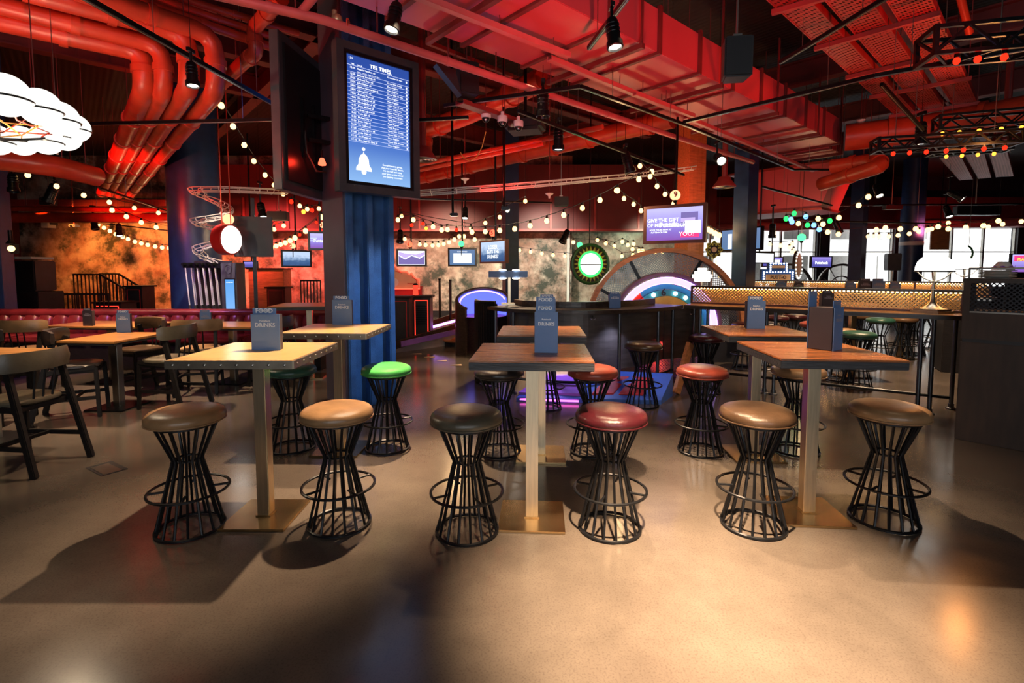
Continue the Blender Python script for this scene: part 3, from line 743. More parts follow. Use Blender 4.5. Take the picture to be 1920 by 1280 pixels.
railing('black stair railing before the orange wall', 137, 188, 13.2, 1.42, .40, 7, .62)
railing('second black stair railing running down beside the orange wall', 186, 222, 14.6, 1.42, .40, 6, .72)
railing('black railing on the landing next to the ribbed column', 563, 600, 12.6, 1.27, .02, 6)
railing('low dark slatted barrier left of the wall stairs', -20, 200, 11.2, 1.0, .05, 26)
t = thing('stair_flight', 'dark wooden steps climbing to the orange wall landing', 'steps', (D(195, 505, 13.9).x, 13.9, 0))
for i in range(4): MB().box((-.6 + i * .28 - .0, 0, .2 - i * .045), (1.4 if i == 0 else .28, 1.2, .40 - i * .09)).build('step', 'black_wood', t)
def panel_box(name, label, cat, px, Y, w_, d_, h_, mat, edge, rz=0):
    p_ = D(px, 505, Y); t = thing(name, label, cat, (p_.x, Y, 0), rz)
    MB().box((0, 0, h_ / 2), (w_, d_, h_)).build('body', mat, t, bevel=.008)
    MB().box((0, 0, h_ + .02), (w_ + .08, d_ + .08, .04)).build('top', 'black_wood', t, bevel=.006)
    if edge:
        e_ = MB(); x0 = w_ / 2 - .05; z0, z1 = .08, h_ - .06; y_ = -d_ / 2 - .004
        for a_, b_ in (((-x0, z0), (-x0, z1)), ((x0, z0), (x0, z1)), ((-x0, z1), (x0, z1))): e_.bar((a_[0], y_, a_[1]), (b_[0], y_, b_[1]), .014, .008, (0, 1, 0))
        e_.build('glowing_edge', edge, t)
    return t
panel_box('hole_podium', 'black podium with glowing red outline below the stairs', 'podium', 213, 11.6, .62, .5, .78, 'black_paint', 'lantern_red')
panel_box('hole_podium', 'tall black podium at the foot of the stair railing', 'podium', 261, 12.4, .40, .45, 1.12, 'black_paint', 'course_red')
panel_box('hole_podium', 'dark red podium behind the brown cabinet', 'podium', 522, 13.5, .48, .4, 1.05, 'red_dark', 'course_red')
panel_box('podium_cabinet', 'tall brown cabinet against the pink wall', 'cabinet', 506, 14.6, 1.0, .5, 1.55, 'orange_wood', None)
t = thing('loudspeaker', 'squat black loudspeaker cabinet with a white slab on top', 'loudspeaker', (D(50, 505, 10.4).x, 10.4, 0))
MB().box((0, 0, .55), (.95, .6, 1.1)).build('plinth', 'black_paint', t, bevel=.01); MB().box((.03, 0, 1.42), (.72, .5, .62)).build('cabinet', 'dark_panel', t, bevel=.02); MB().box((-.02, 0, 1.78), (.74, .52, .05)).build('slab', 'white_paint', t, bevel=.01)
uvquad('grille', 'mesh_fine', [(-.30, -.252, 1.13), (.36, -.252, 1.13), (.36, -.252, 1.70), (-.30, -.252, 1.70)], t)
t = thing('wall_lamp', 'small glowing wall lamp on the left blue column', 'lamp', D(21, 466, 8.3)); MB().ball((0, 0, 0), .05).build('bulb', 'bulb', t, True); MB().box((0, .06, .0), (.05, .1, .16)).build('bracket', 'black_metal', t); MB().lathe([(.07, .08), (.03, .14), (.03, .3)], 12).build('cap', 'black_metal', t, True)

# putter rack, kiosk, lightbox, spiral run
p = D(389, 505, 8.75)
t = thing('putter_rack', 'dark rack of putters beside the round blue column', 'rack', (p.x, p.y, 0))
MB().box((0, .18, .85), (.66, .06, 1.7)).build('back_board', 'dark_panel', t, bevel=.01); MB().box((0, 0, .30), (.66, .4, .60)).build('base', 'black_paint', t, bevel=.01)
MB().box((0, .0, 1.60), (.66, .30, .05)).build('rail', 'black_metal', t)
shaft = MB().tube([(0, 0, .92), (0, 0, 1.60)], .011, 6).mesh('shaft', 'shaft_steel', True)
grip = MB().tube([(0, 0, .62), (0, 0, .94)], .019, 8).mesh('grip', 'rubber', True)
head = MB().box((0, -.02, 1.64), (.045, .12, .05)).mesh('head', 'black_metal', False, .008)
for i in range(12):
    x_ = p.x - .27 + i * .05; y_ = p.y - .14 + (i % 2) * .12
    c_ = thing('putter', 'steel shafted putter hanging head up in the rack', 'putter', (x_, y_, 0), 0, 'putters in the rack')
    c_.rotation_euler = (0, R(-4), 0); c_.location.x += .09
    inst('shaft', shaft, c_); inst('grip', grip, c_); inst('head', head, c_)
p = D(437, 505, 8.7)
t = thing('kiosk', 'grey scorecard kiosk with round P emblem and a narrow lit screen', 'kiosk', (p.x, p.y, 0))
MB().box((0, 0, .83), (.26, .30, 1.66)).build('body', 'tv_frame', t, bevel=.01)
em_ = MB().tube([(.055 * math.cos(a_ * PI / 12), -.153, 1.55 + .075 * math.sin(a_ * PI / 12)) for a_ in range(24)], .004, 4, True).build('emblem', 'print_dark', t); lettering(em_, 'P', .10, 'print_dark', (0, -.154, 1.55), .04)
emgrad('kiosk_screen', [(0, (.75, .6, .95)), (.22, (.7, .6, .95)), (.25, (.20, .42, .80)), (1, (.10, .33, .75))], 1.0, noise=.1)
MB().box((.02, -.152, 1.04), (.18, .006, .72)).build('bezel', 'tv_black', t); kd = MB().box((.02, -.157, 1.04), (.15, .004, .68)).build('screen', 'kiosk_screen', t)
lettering(kd, 'SCOREBOARD', .018, 'print_white', (.02, -.160, 1.33), .03)

p = D(434, 449, 8.0)
t = thing('lightbox_sign', 'round red lightbox sign with blank white face hanging over the kiosk', 'sign', p, R(78))
rx_ = Matrix.Rotation(PI / 2, 3, 'X')
MB().lathe([(.001, 0), (.235, 0), (.24, .01), (.24, .17), (.22, .18), (.001, .18)], 40, (0, .18, 0), rx_).build('drum', 'course_red', t, True)
MB().lathe([(.001, 0), (.215, 0), (.215, .008), (.001, .008)], 40, (0, .002, 0), rx_).build('face', 'lamp_white', t, True)
for x_ in (-.08, .10): MB().tube([(x_, .09, .22), (x_, .09, 2.3)], .008, 6).build('hanger_tube', 'cord_red', t, True)
p = D(470, 447, 8.9)
t = thing('backing_board', 'big dark square board behind the round lightbox', 'board', (p.x + .05, p.y, 0), R(20))
MB().box((0, 0, 2.12), (.62, .06, .70)).build('panel', 'dark_panel', t, bevel=.008); MB().box((0, .05, 1.4), (.06, .04, 2.8)).build('post', 'black_metal', t)

def wire_run(label, pts, w_=.075, name='marble_run'):
    # white wire ball track: parallel rails joined by hoops
    t = thing(name, label, 'ball track', pts[0]); o = Vector(pts[0]); pts = [Vector(q) - o for q in pts]
    # resample (Catmull-Rom)
    out = []
    for i in range(len(pts) - 1):
        p0 = pts[max(i - 1, 0)]; p1 = pts[i]; p2 = pts[i + 1]; p3 = pts[min(i + 2, len(pts) - 1)]
        for k in range(6):
            u = k / 6; out.append(.5 * ((2 * p1) + (-p0 + p2) * u + (2 * p0 - 5 * p1 + 4 * p2 - p3) * u * u + (-p0 + 3 * p1 - 3 * p2 + p3) * u ** 3))
    out.append(pts[-1])
    rails = MB(); hoops = []; fr = []
    for i, q in enumerate(out):
        t_ = (out[min(i + 1, len(out) - 1)] - out[max(i - 1, 0)]).normalized(); sd = t_.cross(Vector((0, 0, 1)))
        sd = sd.normalized() if sd.length > 1e-4 else Vector((1, 0, 0)); fr.append((q, sd, sd.cross(t_)))
    for (u, v) in ((-1, 0), (-.7, -.7), (0, -1), (.7, -.7), (1, 0)):
        rails.tube([q + s_ * w_ * u + n_ * w_ * v for q, s_, n_ in fr], .0085, 4)
    ln = 0; last = None
    for q, s_, n_ in fr:
        if last is None or (q - last).length > .22:
            last = q; hoops.append(MB().tube([q + s_ * w_ * math.cos(a_) * 1.1 + n_ * w_ * math.sin(a_) * 1.1 for a_ in [PI + PI * k / 8 for k in range(9)]], .007, 4))
    rails.build('rail', 'white_paint', t, True); [h_.build('hoop', 'white_paint', t, True) for h_ in hoops]; return t
sp = [D(535, 356, 9.0), D(470, 353, 8.4), D(405, 351, 8.2), D(362, 353, 8.7), D(385, 366, 9.3), D(412, 378, 9.0), D(428, 392, 8.5), D(410, 403, 8.2), D(366, 411, 8.6), D(385, 420, 9.1), D(415, 428, 8.9), D(430, 438, 8.5), D(405, 452, 8.2), D(370, 463, 8.5), D(385, 480, 8.9), D(412, 490, 8.9), D(425, 500, 8.7)]
wire_run('white wire ball track spiralling down before the round blue column', sp)
wire_run('long white wire ball track crossing under the red pipes', [D(776, 359, 7.6), D(900, 350, 7.6), D(1000, 342, 7.8), D(1100, 333, 8.2), D(1200, 324, 8.9), D(1300, 312, 10.0)], .07)

t = thing('wall_unit', 'small white box unit high on the orange wall', 'wall unit', D(91, 419, 16.3)); MB().box((0, 0, 0), (.22, .3, .28)).build('case', 'white_plastic', t, bevel=.01); MB().box((.16, 0, .02), (.09, .2, .12)).build('side_box', 'tv_frame', t, bevel=.006)
t = thing('projector', 'small white ceiling projector over the orange wall', 'projector', D(139, 423, 14.4)); MB().box((0, 0, 0), (.18, .2, .07)).build('body', 'white_plastic', t, bevel=.015); MB().lathe([(.001, 0), (.03, 0), (.03, .02), (.001, .02)], 12, (0, -.1, -.01), rx_).build('lens', 'black_metal', t, True); MB().tube([(0, 0, .03), (0, 0, CEIL - t.location.z - .02)], .018, 6).build('drop_pole', 'red_dark', t)
# ================================================================ SCREENS
emgrad('scr_tee', [(0, (.20, .36, .62)), (.30, (.06, .14, .42)), (.55, (.02, .07, .33)), (1, (.02, .05, .24))], 1.25, sample=True)
emgrad('scr_lilac', [(0, (.22, .07, .35)), (.35, (.23, .16, .55)), (1, (.48, .45, .90))], 1.1, noise=.1, sample=True)
emgrad('scr_blue', [(0, (.10, .18, .34)), (1, (.13, .20, .36))], 1.0)
emgrad('scr_pattern', [(0, (.02, .05, .16)), (.62, (.07, .14, .30)), (.80, (.28, .40, .60)), (1, (.55, .68, .9))], .9, noise=.55)
emgrad('scr_violet', [(0, (.05, .05, .20)), (.6, (.10, .09, .40)), (1, (.25, .2, .6))], 1.1, noise=.3)
def tv(label, xL, yTL, yBL, xR, yTR, yBR, dL, scr, frame='tv_black', bez=.035, mount='rod', dR=None, thick=.07, name='wall_screen'):
    a_ = D(xL, yTL, dL); b_ = D(xL, yBL, dL)
    if dR is None: dR = dL * (yBL - yTL) / (yBR - yTR)
    c_ = D(xR, yTR, dR); d_ = D(xR, yBR, dR)
    zc = (a_.z + b_.z + c_.z + d_.z) / 4; h_ = ((a_.z - b_.z) + (c_.z - d_.z)) / 2
    l_, r_ = (a_ + b_) / 2, (c_ + d_) / 2; v_ = r_ - l_; v_.z = 0
    t = thing(name, label, 'screen', ((l_.x + r_.x) / 2, (l_.y + r_.y) / 2, zc), math.atan2(v_.y, v_.x), 'hung screens')
    w_ = v_.length
    t['w'] = w_; t['h'] = h_
    f_ = MB()
    for (x_, z_, sx, sz) in ((0, h_ / 2 - bez / 2, w_, bez), (0, -h_ / 2 + bez / 2, w_, bez), (-w_ / 2 + bez / 2, 0, bez, h_ - 2 * bez), (w_ / 2 - bez / 2, 0, bez, h_ - 2 * bez)): f_.box((x_, 0, z_), (sx, thick, sz))
    f_.build('bezel', frame, t)
    MB().box((0, thick * .3, 0), (w_ - bez, thick * .5, h_ - bez)).build('back_case', 'tv_black', t)
    MB().box((0, -thick * .2, 0), (w_ - bez * 2, .012, h_ - bez * 2)).build('display', scr, t)
    if mount == 'rod':
        MB().tube([(0, thick * .6, 0), (0, thick * .6, min(4.9 - zc, 2.6))], .018, 6).build('hanger_rod', 'black_metal', t, True); MB().box((0, thick * .6, 0), (.16, .03, .16)).build('mount_plate', 'black_metal', t)
    return t, w_, h_, -thick * .2 - .008
def quad(t, mat, x0, z0, x1, z1, y, name='print'):
    return MB().box(((x0 + x1) / 2, y, (z0 + z1) / 2), (abs(x1 - x0), .002, abs(z1 - z0))).build(name, mat, t)

# the big portrait screen
t, w_, h_, y_ = tv('tall portrait screen listing tee times on the ribbed blue column', 629, 75, 358, 781, 120, 373, 5.20, 'scr_tee', 'tv_frame', .075, None, 5.83, .12, 'departure_screen')
MB().box((0, .10, 0), (.5, .12, .5)).build('mount_plate', 'black_metal', t)
inb = MB(); bi_ = .075
for (x_, z_, sx, sz) in ((0, h_ / 2 - .095, w_ - .15, .035), (0, -h_ / 2 + .095, w_ - .15, .035), (-w_ / 2 + .092, 0, .035, h_ - .2), (w_ / 2 - .092, 0, .035, h_ - .2)): inb.box((x_, -.035, z_), (sx, .03, sz))
inb.build('inner_bezel', 'tv_black', t)
x0 = -w_ / 2 + .115; x1 = w_ / 2 - .115; zt = h_ / 2 - .115
lettering(t, 'TEE TIMES', .052, 'print_white', (0.02, y_, zt - .062), .035, spacing=1.05)
lettering(t, '134', .030, 'print_white', (x0 + .02, y_, zt - .030), .01, 'LEFT')
times = '12:00 12:30 13:20 13:30 14:00 14:00 14:00 14:00 14:20 14:40 15:00 15:00 15:20 15:20 15:40 17:00 17:00 17:10 17:10'.split()
names = ['Melanie Vendren x5', 'Melanie Vendren x5', 'Anthony Pope x2', 'Juliet Baxter x3', 'Sapthee Pemmaraaa x2', 'Gianna Pem x3', 'Anthony Pope x2', 'Nicola Badgwell x3', 'Nicola Badgwell x3', 'Aryan Mashael x5', 'andrew ogborn x4', 'Tosin Balt x2', 'Michael Jolly x4', 'Justin Fries x2', 'Art Tatlise x2', 'andrew ogborn x4', 'Justin Fries x2', 'Art Tatlise x2', 'Ellen-Sage de Silva x5']
stat = ['Opens Start 20 mins', 'Opens With 2 mins', 'Please Register', 'Please Register', 'Opens With 33 mins', 'Please Register', 'Please Register', 'Opens With 22 mins', 'Opens With 2 mins', 'Opens With 12 mins', 'Opens With 33 mins', 'Opens With 30 mins', 'Please Register', 'Please Register', 'Opens With 12 mins', 'Opens With 33 mins', 'Please Register', 'Opens With 40 mins', 'Please Register']
z_ = zt - .122; lines = MB(); icons = MB()
lettering(t, 'TIME', .017, 'print_white', (x0 + .045, y_, zt - .086), .03, 'LEFT'); lettering(t, 'GROUP', .017, 'print_white', (x0 + .11, y_, zt - .086), .03, 'LEFT'); lettering(t, 'STATUS', .017, 'print_white', (x0 + .45, y_, zt - .086), .03, 'LEFT')
lines.box((0, y_, zt - .098), (x1 - x0, .002, .004))
dz_ = .0385
for i in range(19):
    if i == 1: z_ -= .024
    lettering(t, times[i], .026, 'print_white', (x0 + .033, y_, z_), .022, 'LEFT'); lettering(t, names[i], .025, 'print_white', (x0 + .11, y_, z_), .022, 'LEFT'); lettering(t, stat[i], .022, 'print_white', (x0 + .45, y_, z_), .022, 'LEFT')
    icons.box((x1 - .025, y_, z_), (.015, .002, .020))
    zl = z_ - dz_ * .5 - (.024 if i == 0 else 0)
    lines.box((0, y_, zl), (x1 - x0, .002, .0035)); z_ -= dz_
lettering(t, 'Davina · Gemma · Eager · Laura · Maria', .016, 'print_white', (x0 + .11, y_, zt - .152), .01, 'LEFT')
lines.build('row_line', 'print_pale', t); icons.build('row_icon', 'print_white', t)
bx_ = x0 + .165; bz_ = zt - (2 * zt) * .845
bell = [(.8 * a_, .8 * b_) for a_, b_ in [(-.11, -.10), (.11, -.10), (.105, -.06), (.075, -.02), (.068, .05), (.04, .10), (.012, .115), (0, .15), (-.012, .115), (-.04, .10), (-.068, .05), (-.075, -.02), (-.105, -.06)]]
MB().prism(bell, 0, .002, lambda x, y, z: (bx_ + x, y_ - z, bz_ + y)).lathe([(.001, 0), (.028, 0), (.028, .002), (.001, .002)], 12, (bx_, y_, bz_ - .092), Matrix.Rotation(PI / 2, 3, 'X')).lathe([(.001, 0), (.018, 0), (.018, .002), (.001, .002)], 12, (bx_, y_, bz_ + .142), Matrix.Rotation(PI / 2, 3, 'X')).build('bell_icon', 'print_white', t)
for k, s_ in enumerate(('Complimentary games.', 'Ask your host for details.', 'Hit the bell and enjoy', 'your game at the venue!', 'you (paying customer)')):
    lettering(t, s_, .026, 'print_white', (x0 + .50, y_, bz_ + .01 - k * .030), .02)

# its twin seen from behind
t = thing('departure_screen', 'tall screen seen edge on and from behind beside the blue column', 'screen', (-2.31, 5.62, 3.14), R(84), 'hung screens')
MB().box((0, 0, 0), (.94, .10, 1.56)).build('housing', 'tv_frame', t, bevel=.006)
MB().box((0, .054, 0), (.84, .012, 1.46)).build('display', 'scr_tee', t)
MB().box((0, -.06, 0), (.80, .03, 1.36)).build('back_case', 'tv_black', t, bevel=.004)
for x_ in (-.10, .14): MB().box((x_, -.085, -.08), (.045, .03, .62)).build('mount_rail', 'black_metal', t, bevel=.003)
for z_ in (.08, -.18): MB().bar((0, -.09, z_), (.16, -.26, z_), .05, .04).build('mount_arm', 'black_metal', t, bevel=.003)
MB().tube([(-.08, -.09, -.1), (-.12, -.13, -.35), (.0, -.17, -.52), (.16, -.2, -.5)], .012, 6).build('cable', 'rubber', t, True)

# smaller screens
tv_ = tv('tilted screen of pale bar graphics on the pink wall', 527, 469, 501, 584, 469, 501, 11.0, 'scr_pattern', dR=11.3)[0]
t, w_, h_, y_ = tv('screen with white round P emblem next to the ribbed column', 578, 434, 469, 622, 434, 469, 9.0, 'scr_lilac', dR=9.1)
lettering(t, 'Puttshack', .075, 'print_white', (.04, y_, 0), .03); lettering(t, 'P', .08, 'print_white', (.08, y_, .10), .03); quad(t, 'print_pale', -.18, .03, -.05, .055, y_); quad(t, 'print_pale', -.18, -.01, -.05, .012, y_)
t, w_, h_, y_ = tv('screen showing mauve mountain bands left of the green globe', 743, 467, 500, 800, 466, 499, 11.4, 'screen_white', bez=.045, dR=11.6)
MB().prism([(-w_ / 2 + .05, -h_ / 2 + .05), (w_ / 2 - .05, -h_ / 2 + .05), (w_ / 2 - .05, .05), (.18, -.02), (0, .04), (-.15, -.04), (-w_ / 2 + .05, .04)], 0, .002, lambda x, y, z: (x, y_ - z, y)).build('print', 'print_violet', t)
MB().prism([(-w_ / 2 + .05, .06), (-.15, -.02), (0, .06), (.18, 0), (w_ / 2 - .05, .07), (w_ / 2 - .05, .13), (.1, .08), (-.1, .09), (-w_ / 2 + .05, .13)], 0, .003, lambda x, y, z: (x, y_ - z, y)).build('print', 'print_lilac', t)
t, w_, h_, y_ = tv('screen with a blank white page below the green globe', 840, 465, 500, 894, 464, 499, 11.4, 'scr_blue', bez=.04, dR=11.4)
quad(t, 'screen_white', -.20, -.13, .20, .085, y_); lettering(t, 'SCOREBOARD', .035, 'print_white', (0, y_, .12), .03)
t, w_, h_, y_ = tv('brown framed screen asking about drinks on the slim column', 902, 452, 494, 951, 448, 493, 9.5, 'scr_pattern', 'brown_frame', .03)
lettering(t, 'LOSER', .10, 'print_white', (0, y_, .08), .03); lettering(t, 'DRINKS?', .09, 'print_white', (0, y_, -.09), .03); lettering(t, 'BUYS THE', .085, 'print_white', (0, y_, 0), .03)
t, w_, h_, y_ = tv('large purple gift advert screen above the neon arch', 1208, 388, 458, 1325, 379, 454, 7.7, 'scr_lilac', 'brown_frame', .045)
lettering(t, 'GIVE THE GIFT', .072, 'print_white', (-.40, y_, .06), .03, 'LEFT'); lettering(t, 'OF MEMORIES', .072, 'print_white', (-.40, y_, -.01), .03, 'LEFT'); lettering(t, 'Puttshack', .10, 'print_white', (-.02, y_ - .002, -.01), .03)
lettering(t, 'BOOK YOURS NOW AT', .030, 'print_white', (-.36, y_, -.08), .04, 'LEFT'); lettering(t, 'PUTTSHACK.COM', .030, 'print_white', (-.34, y_, -.115), .04, 'LEFT'); lettering(t, 'YOU!', .09, 'print_white', (.18, y_ - .003, -.15), .0)
quad(t, 'print_pink', .10, -.20, .36, -.12, y_); quad(t, 'screen_white', .16, -.14, .38, .04, y_ - .003); quad(t, 'print_violet', .10, .0, .34, .16, y_ - .001); quad(t, 'print_lilac', .10, .02, .30, .08, y_ - .002)
t, w_, h_, y_ = tv('blue screen half hidden by the dark blue column', 1353, 429, 470, 1430, 425, 470, 10.6, 'scr_blue', bez=.03); quad(t, 'screen_white', -.32, -.18, -.22, .12, y_)
t, w_, h_, y_ = tv('white lit landscape screen right of the dark blue column', 1402, 473, 495, 1450, 472, 493, 12.0, 'screen_white', bez=.03)
t, w_, h_, y_ = tv('purple screen behind the white lit one', 1428, 481, 500, 1468, 481, 501, 15.0, 'scr_violet', bez=.03, dR=15.0); quad(t, 'screen_white', .05, -.08, .22, .06, y_)
t, w_, h_, y_ = tv('purple screen hanging before the bright windows', 1519, 480, 503, 1559, 480, 502, 15.0, 'scr_violet', bez=.03, dR=15.2); lettering(t, 'Puttshack', .12, 'print_white', (0, y_, -.02), .04)
t, w_, h_, y_ = tv('small purple screen under the dark square board', 457, 489, 503, 483, 489, 503, 10.2, 'scr_violet', bez=.02, dR=10.2)
t, w_, h_, y_ = tv('colourful arcade poster panel at the right picture edge', 1893, 476, 512, 1935, 474, 512, 13.0, 'scr_lilac', bez=.03, dR=13.0, mount=None, name='poster_panel')
MB().box((0, .1, -.85), (.5, .06, 1.7)).build('stand', 'black_paint', t); quad(t, 'print_pink', -.2, .05, .2, .2, y_); quad(t, 'print_white', -.24, -.12, .2, -.1, y_); lettering(t, 'PLAY', .1, 'bulb_orange', (0, y_ - .002, .1), .03)

# numbered globes sitting on the screens
def globe(px, py, Y, r, mat, label, num=None):
    p = D(px, py, Y); t = thing('globe_lamp', label, 'lamp', p, 0, 'numbered globe lamps')
    MB().ball((0, 0, 0), r, 20, 12).build('globe', mat, t, True); MB().lathe([(r * .5, -r * .95), (r * .4, -r * 1.3), (r * .15, -r * 1.5), (r * .15, -r * 4.0)], 10).build('cap', 'black_metal', t, True)
    if Y == 11.5: MB().tube([(0, 0, r), (0, 0, CEIL - p.z - .02)], .006, 5).build('hanger_rod', 'black_metal', t)
    if num: lettering(t, num, r * 1.5, 'course_red', (-r * .25, -r * 1.02, 0), .03)
globe(1266, 366, 7.44, .075, 'globe_orange', 'glowing number nine globe on top of the gift advert screen', '9')
globe(924, 437, 9.5, .065, 'globe_red', 'glowing red globe on the brown framed screen', '5')
globe(865, 457, 11.3, .065, 'globe_green', 'glowing green globe over the blank white screen')
globe(768, 458, 11.5, .065, 'globe_red', 'orange red globe over the mauve mountain screen', '6')
globe(428, 411, 8.2, .085, 'globe_orange', 'pale orange globe above the red lightbox')
globe(549, 461, 11.0, .06, 'globe_orange', 'small orange globe over the tilted screen', '2')
globe(606, 422, 9.0, .055, 'globe_orange', 'small orange globe near the ribbed column edge', '3')
globe(1503, 445, 11.5, .085, 'globe_green', 'bright green globe by the right counters')
globe(1087, 459, 9.6, .055, 'globe_green', 'little green lamp beside the sun wheel')

# ================================================================ CURVED BAR
BZ = 1.07
bar_pts = [(-.34, 6.66), (-.16, 6.30), (.2, 6.02), (.7, 5.88), (1.15, 5.92), (1.6, 6.12), (2.0, 6.42), (2.32, 6.80)]
def smooth2(pts, k=5):
    pts = [Vector((x, y, 0)) for x, y in pts]; out = []
    for i in range(len(pts) - 1):
        p0, p1, p2, p3 = pts[max(i - 1, 0)], pts[i], pts[i + 1], pts[min(i + 2, len(pts) - 1)]
        for q in range(k):
            u = q / k; out.append(.5 * ((2 * p1) + (-p0 + p2) * u + (2 * p0 - 5 * p1 + 4 * p2 - p3) * u * u + (-p0 + 3 * p1 - 3 * p2 + p3) * u ** 3))
    out.append(pts[-1]); return out
bp = smooth2(bar_pts)
def ribbon(path, off0, off1, z0, z1, o=Vector((0, 0, 0))):
    V = []; Fc = []; n = len(path)
    for i, q in enumerate(path):
        t_ = (path[min(i + 1, n - 1)] - path[max(i - 1, 0)]).normalized(); nn = Vector((-t_.y, t_.x, 0))
        for (f_, z_) in ((off0, z0), (off1, z0), (off1, z1), (off0, z1)): V.append(q + nn * f_ + Vector((0, 0, z_)) - o)
    for i in range(n - 1):
        for j in range(4): Fc.append((i * 4 + j, i * 4 + (j + 1) % 4, i * 4 + 4 + (j + 1) % 4, i * 4 + 4 + j))
    Fc += [(3, 2, 1, 0), (4 * n - 4, 4 * n - 3, 4 * n - 2, 4 * n - 1)]
    return MB().add(V, Fc)
o_ = Vector((.9, 6.2, 0))
t = thing('curved_bar', 'curved dark bar counter with black pipe legs and hooks', 'bar counter', o_)
ribbon(bp, 0, .46, BZ - .045, BZ, o_).build('worktop', 'dark_wood', t, bevel=.004)
ribbon(bp, .40, .46, BZ, BZ + .075, o_).build('upstand', 'dark_wood', t)
for a_, b_ in ((3, 14), (14, 24), (24, 36)): ribbon(bp[a_:b_ + 1], .27, .30, .30, BZ - .05, o_).build('front_panel', 'bar_panel', t)
MB().bar((2.11 - o_.x, 6.97 - o_.y, .65), (2.66 - o_.x, 7.19 - o_.y, .65), .03, .70).build('front_panel', 'bar_panel', t)
def pipe_leg(par, q, z1, mat='gunmetal'):
    l_ = MB().tube([(q.x, q.y, .02), (q.x, q.y, z1)], .021, 10).build('leg', mat, par, True); MB().lathe([(.05, 0), (.05, .012), (.028, .02), (.028, .06)], 14, (q.x, q.y, 0)).build('flange', mat, l_, True)
for i in (2, 7, 13, 22, 29, 33):
    t_ = (bp[i + 1] - bp[i]).normalized(); nn = Vector((-t_.y, t_.x, 0)); pipe_leg(t, bp[i] + nn * .08 - o_, BZ - .05)
rp = []
for i in range(7, 34):
    t_ = (bp[i + 1] - bp[i]).normalized(); rp.append(bp[i] + Vector((-t_.y, t_.x, 0)) * .08 + Vector((0, 0, .2)) - o_)
MB().tube(rp, .018, 8).build('foot_rail', 'black_metal', t, True)
for px in (1111, 1296):
    q = D(px, 594, 6.1 if px < 1200 else 6.75) - o_
    MB().tube([(q.x, q.y, .99), (q.x, q.y - .02, .96), (q.x - .02, q.y - .035, .945), (q.x - .03, q.y - .05, .96)], .004, 5).tube([(q.x, q.y - .02, .96), (q.x + .02, q.y - .035, .945), (q.x + .03, q.y - .05, .96)], .004, 5).build('coat_hook', 'chrome', t, True)
p = H(1153, 577, BZ); menu(p.x, p.y, BZ, R(4), .84, 'small slate menus standing on the curved bar before the neon arch', 1, tall=.95)
# cross shaped lamp
p = H(955, 571, BZ)
t = thing('table_lamp', 'cross shaped bar lamp with four glowing discs on a brass stem', 'lamp', (p.x, p.y, BZ))
MB().box((0, 0, .012), (.22, .16, .024)).build('base', 'brass', t, bevel=.004); MB().box((0, 0, .24), (.035, .035, .44)).build('stem', 'brass', t, bevel=.003)
MB().box((-.07, -.03, .415), (.42, .045, .085)).build('crossbar', 'menu_cover', t, bevel=.004); MB().box((.19, .01, .415), (.12, .03, .085)).build('crossbar', 'menu_cover', t, bevel=.004)
for x_ in (-.09, .09):
    for z_, s_ in ((.463, 1), (.367, -1)):
        MB().lathe([(.001, 0), (.05, 0), (.046, .014 * s_), (.001, .02 * s_)], 16, (x_, -.02, z_)).build('light_disc', 'lens_white', t, True)
# slatted dark screen at the bar end
t = thing('slat_screen', 'curved screen of dark upright slats at the end of the curved bar', 'screen fence', (-.34, 6.62, 0))
sl = MB().box((0, 0, .56), (.05, .03, 1.08)).mesh('slat', 'black_wood')
cv = smooth2([(-.16, .42), (-.13, .22), (-.02, .06), (.12, -.02)], 4)
for q in cv: inst('slat', sl, t, (q.x, q.y, 0), .6)
MB().tube([q + Vector((0, 0, 1.11)) for q in cv], .03, 8).build('handrail', 'black_wood', t, True)
MB().tube([q + Vector((0, 0, .06)) for q in cv], .025, 8).build('bottom_rail', 'black_wood', t, True)

# ================================================================ MINI GOLF: neon arch, sun wheel, lanes
c = D(1245, 611, 8.4); rad = 145 * 8.4 / 945
t = thing('neon_arch', 'half round golf obstacle with orange rim, wire mesh and neon rainbow bands', 'golf obstacle', (c.x, c.y, c.z), R(-4))
k_ = rad / 145
MB().box((0, .1, -c.z / 2 - .02), (rad * 1.9, .2, c.z - .04)).build('base', 'dark_panel', t)
MB().arcband(138 * k_, 146 * k_, R(-8), R(188), .20, 48).build('outer_rim', 'orange_wood', t)
# wire mesh between rim and inner arch, real sheet with holes
me = bpy.data.meshes.new('wire_mesh'); V = []; Fc = []; UV = []
for i in range(33):
    a_ = R(-5) + (R(190)) * i / 32
    for r_ in (100 * k_, 138 * k_): V.append((r_ * math.cos(a_), 0, r_ * math.sin(a_))); UV.append((a_ * 119 * k_, r_))
for i in range(32): Fc.append((i * 2, i * 2 + 1, i * 2 + 3, i * 2 + 2))
me.from_pydata(V, [], Fc); uv = me.uv_layers.new(name='UVMap')
for l_ in me.loops: uv.data[l_.index].uv = UV[l_.vertex_index]
me.materials.append(M['mesh_grey']); inst('wire_mesh', me, t)
for a_ in (R(30), R(62), R(118), R(150)): MB().bar((100 * k_ * math.cos(a_), 0, 100 * k_ * math.sin(a_)), (139 * k_ * math.cos(a_), 0, 139 * k_ * math.sin(a_)), .05, .05, (0, 1, 0)).build('strut', 'black_metal', t)
MB().arcband(95 * k_, 101 * k_, R(-5), R(185), .30, 40).build('inner_arch', 'mauve_trim', t)
MB().arcband(80 * k_, 92 * k_, R(-5), R(185), .05, 40, -.13).build('neon_band', 'neon_white', t)
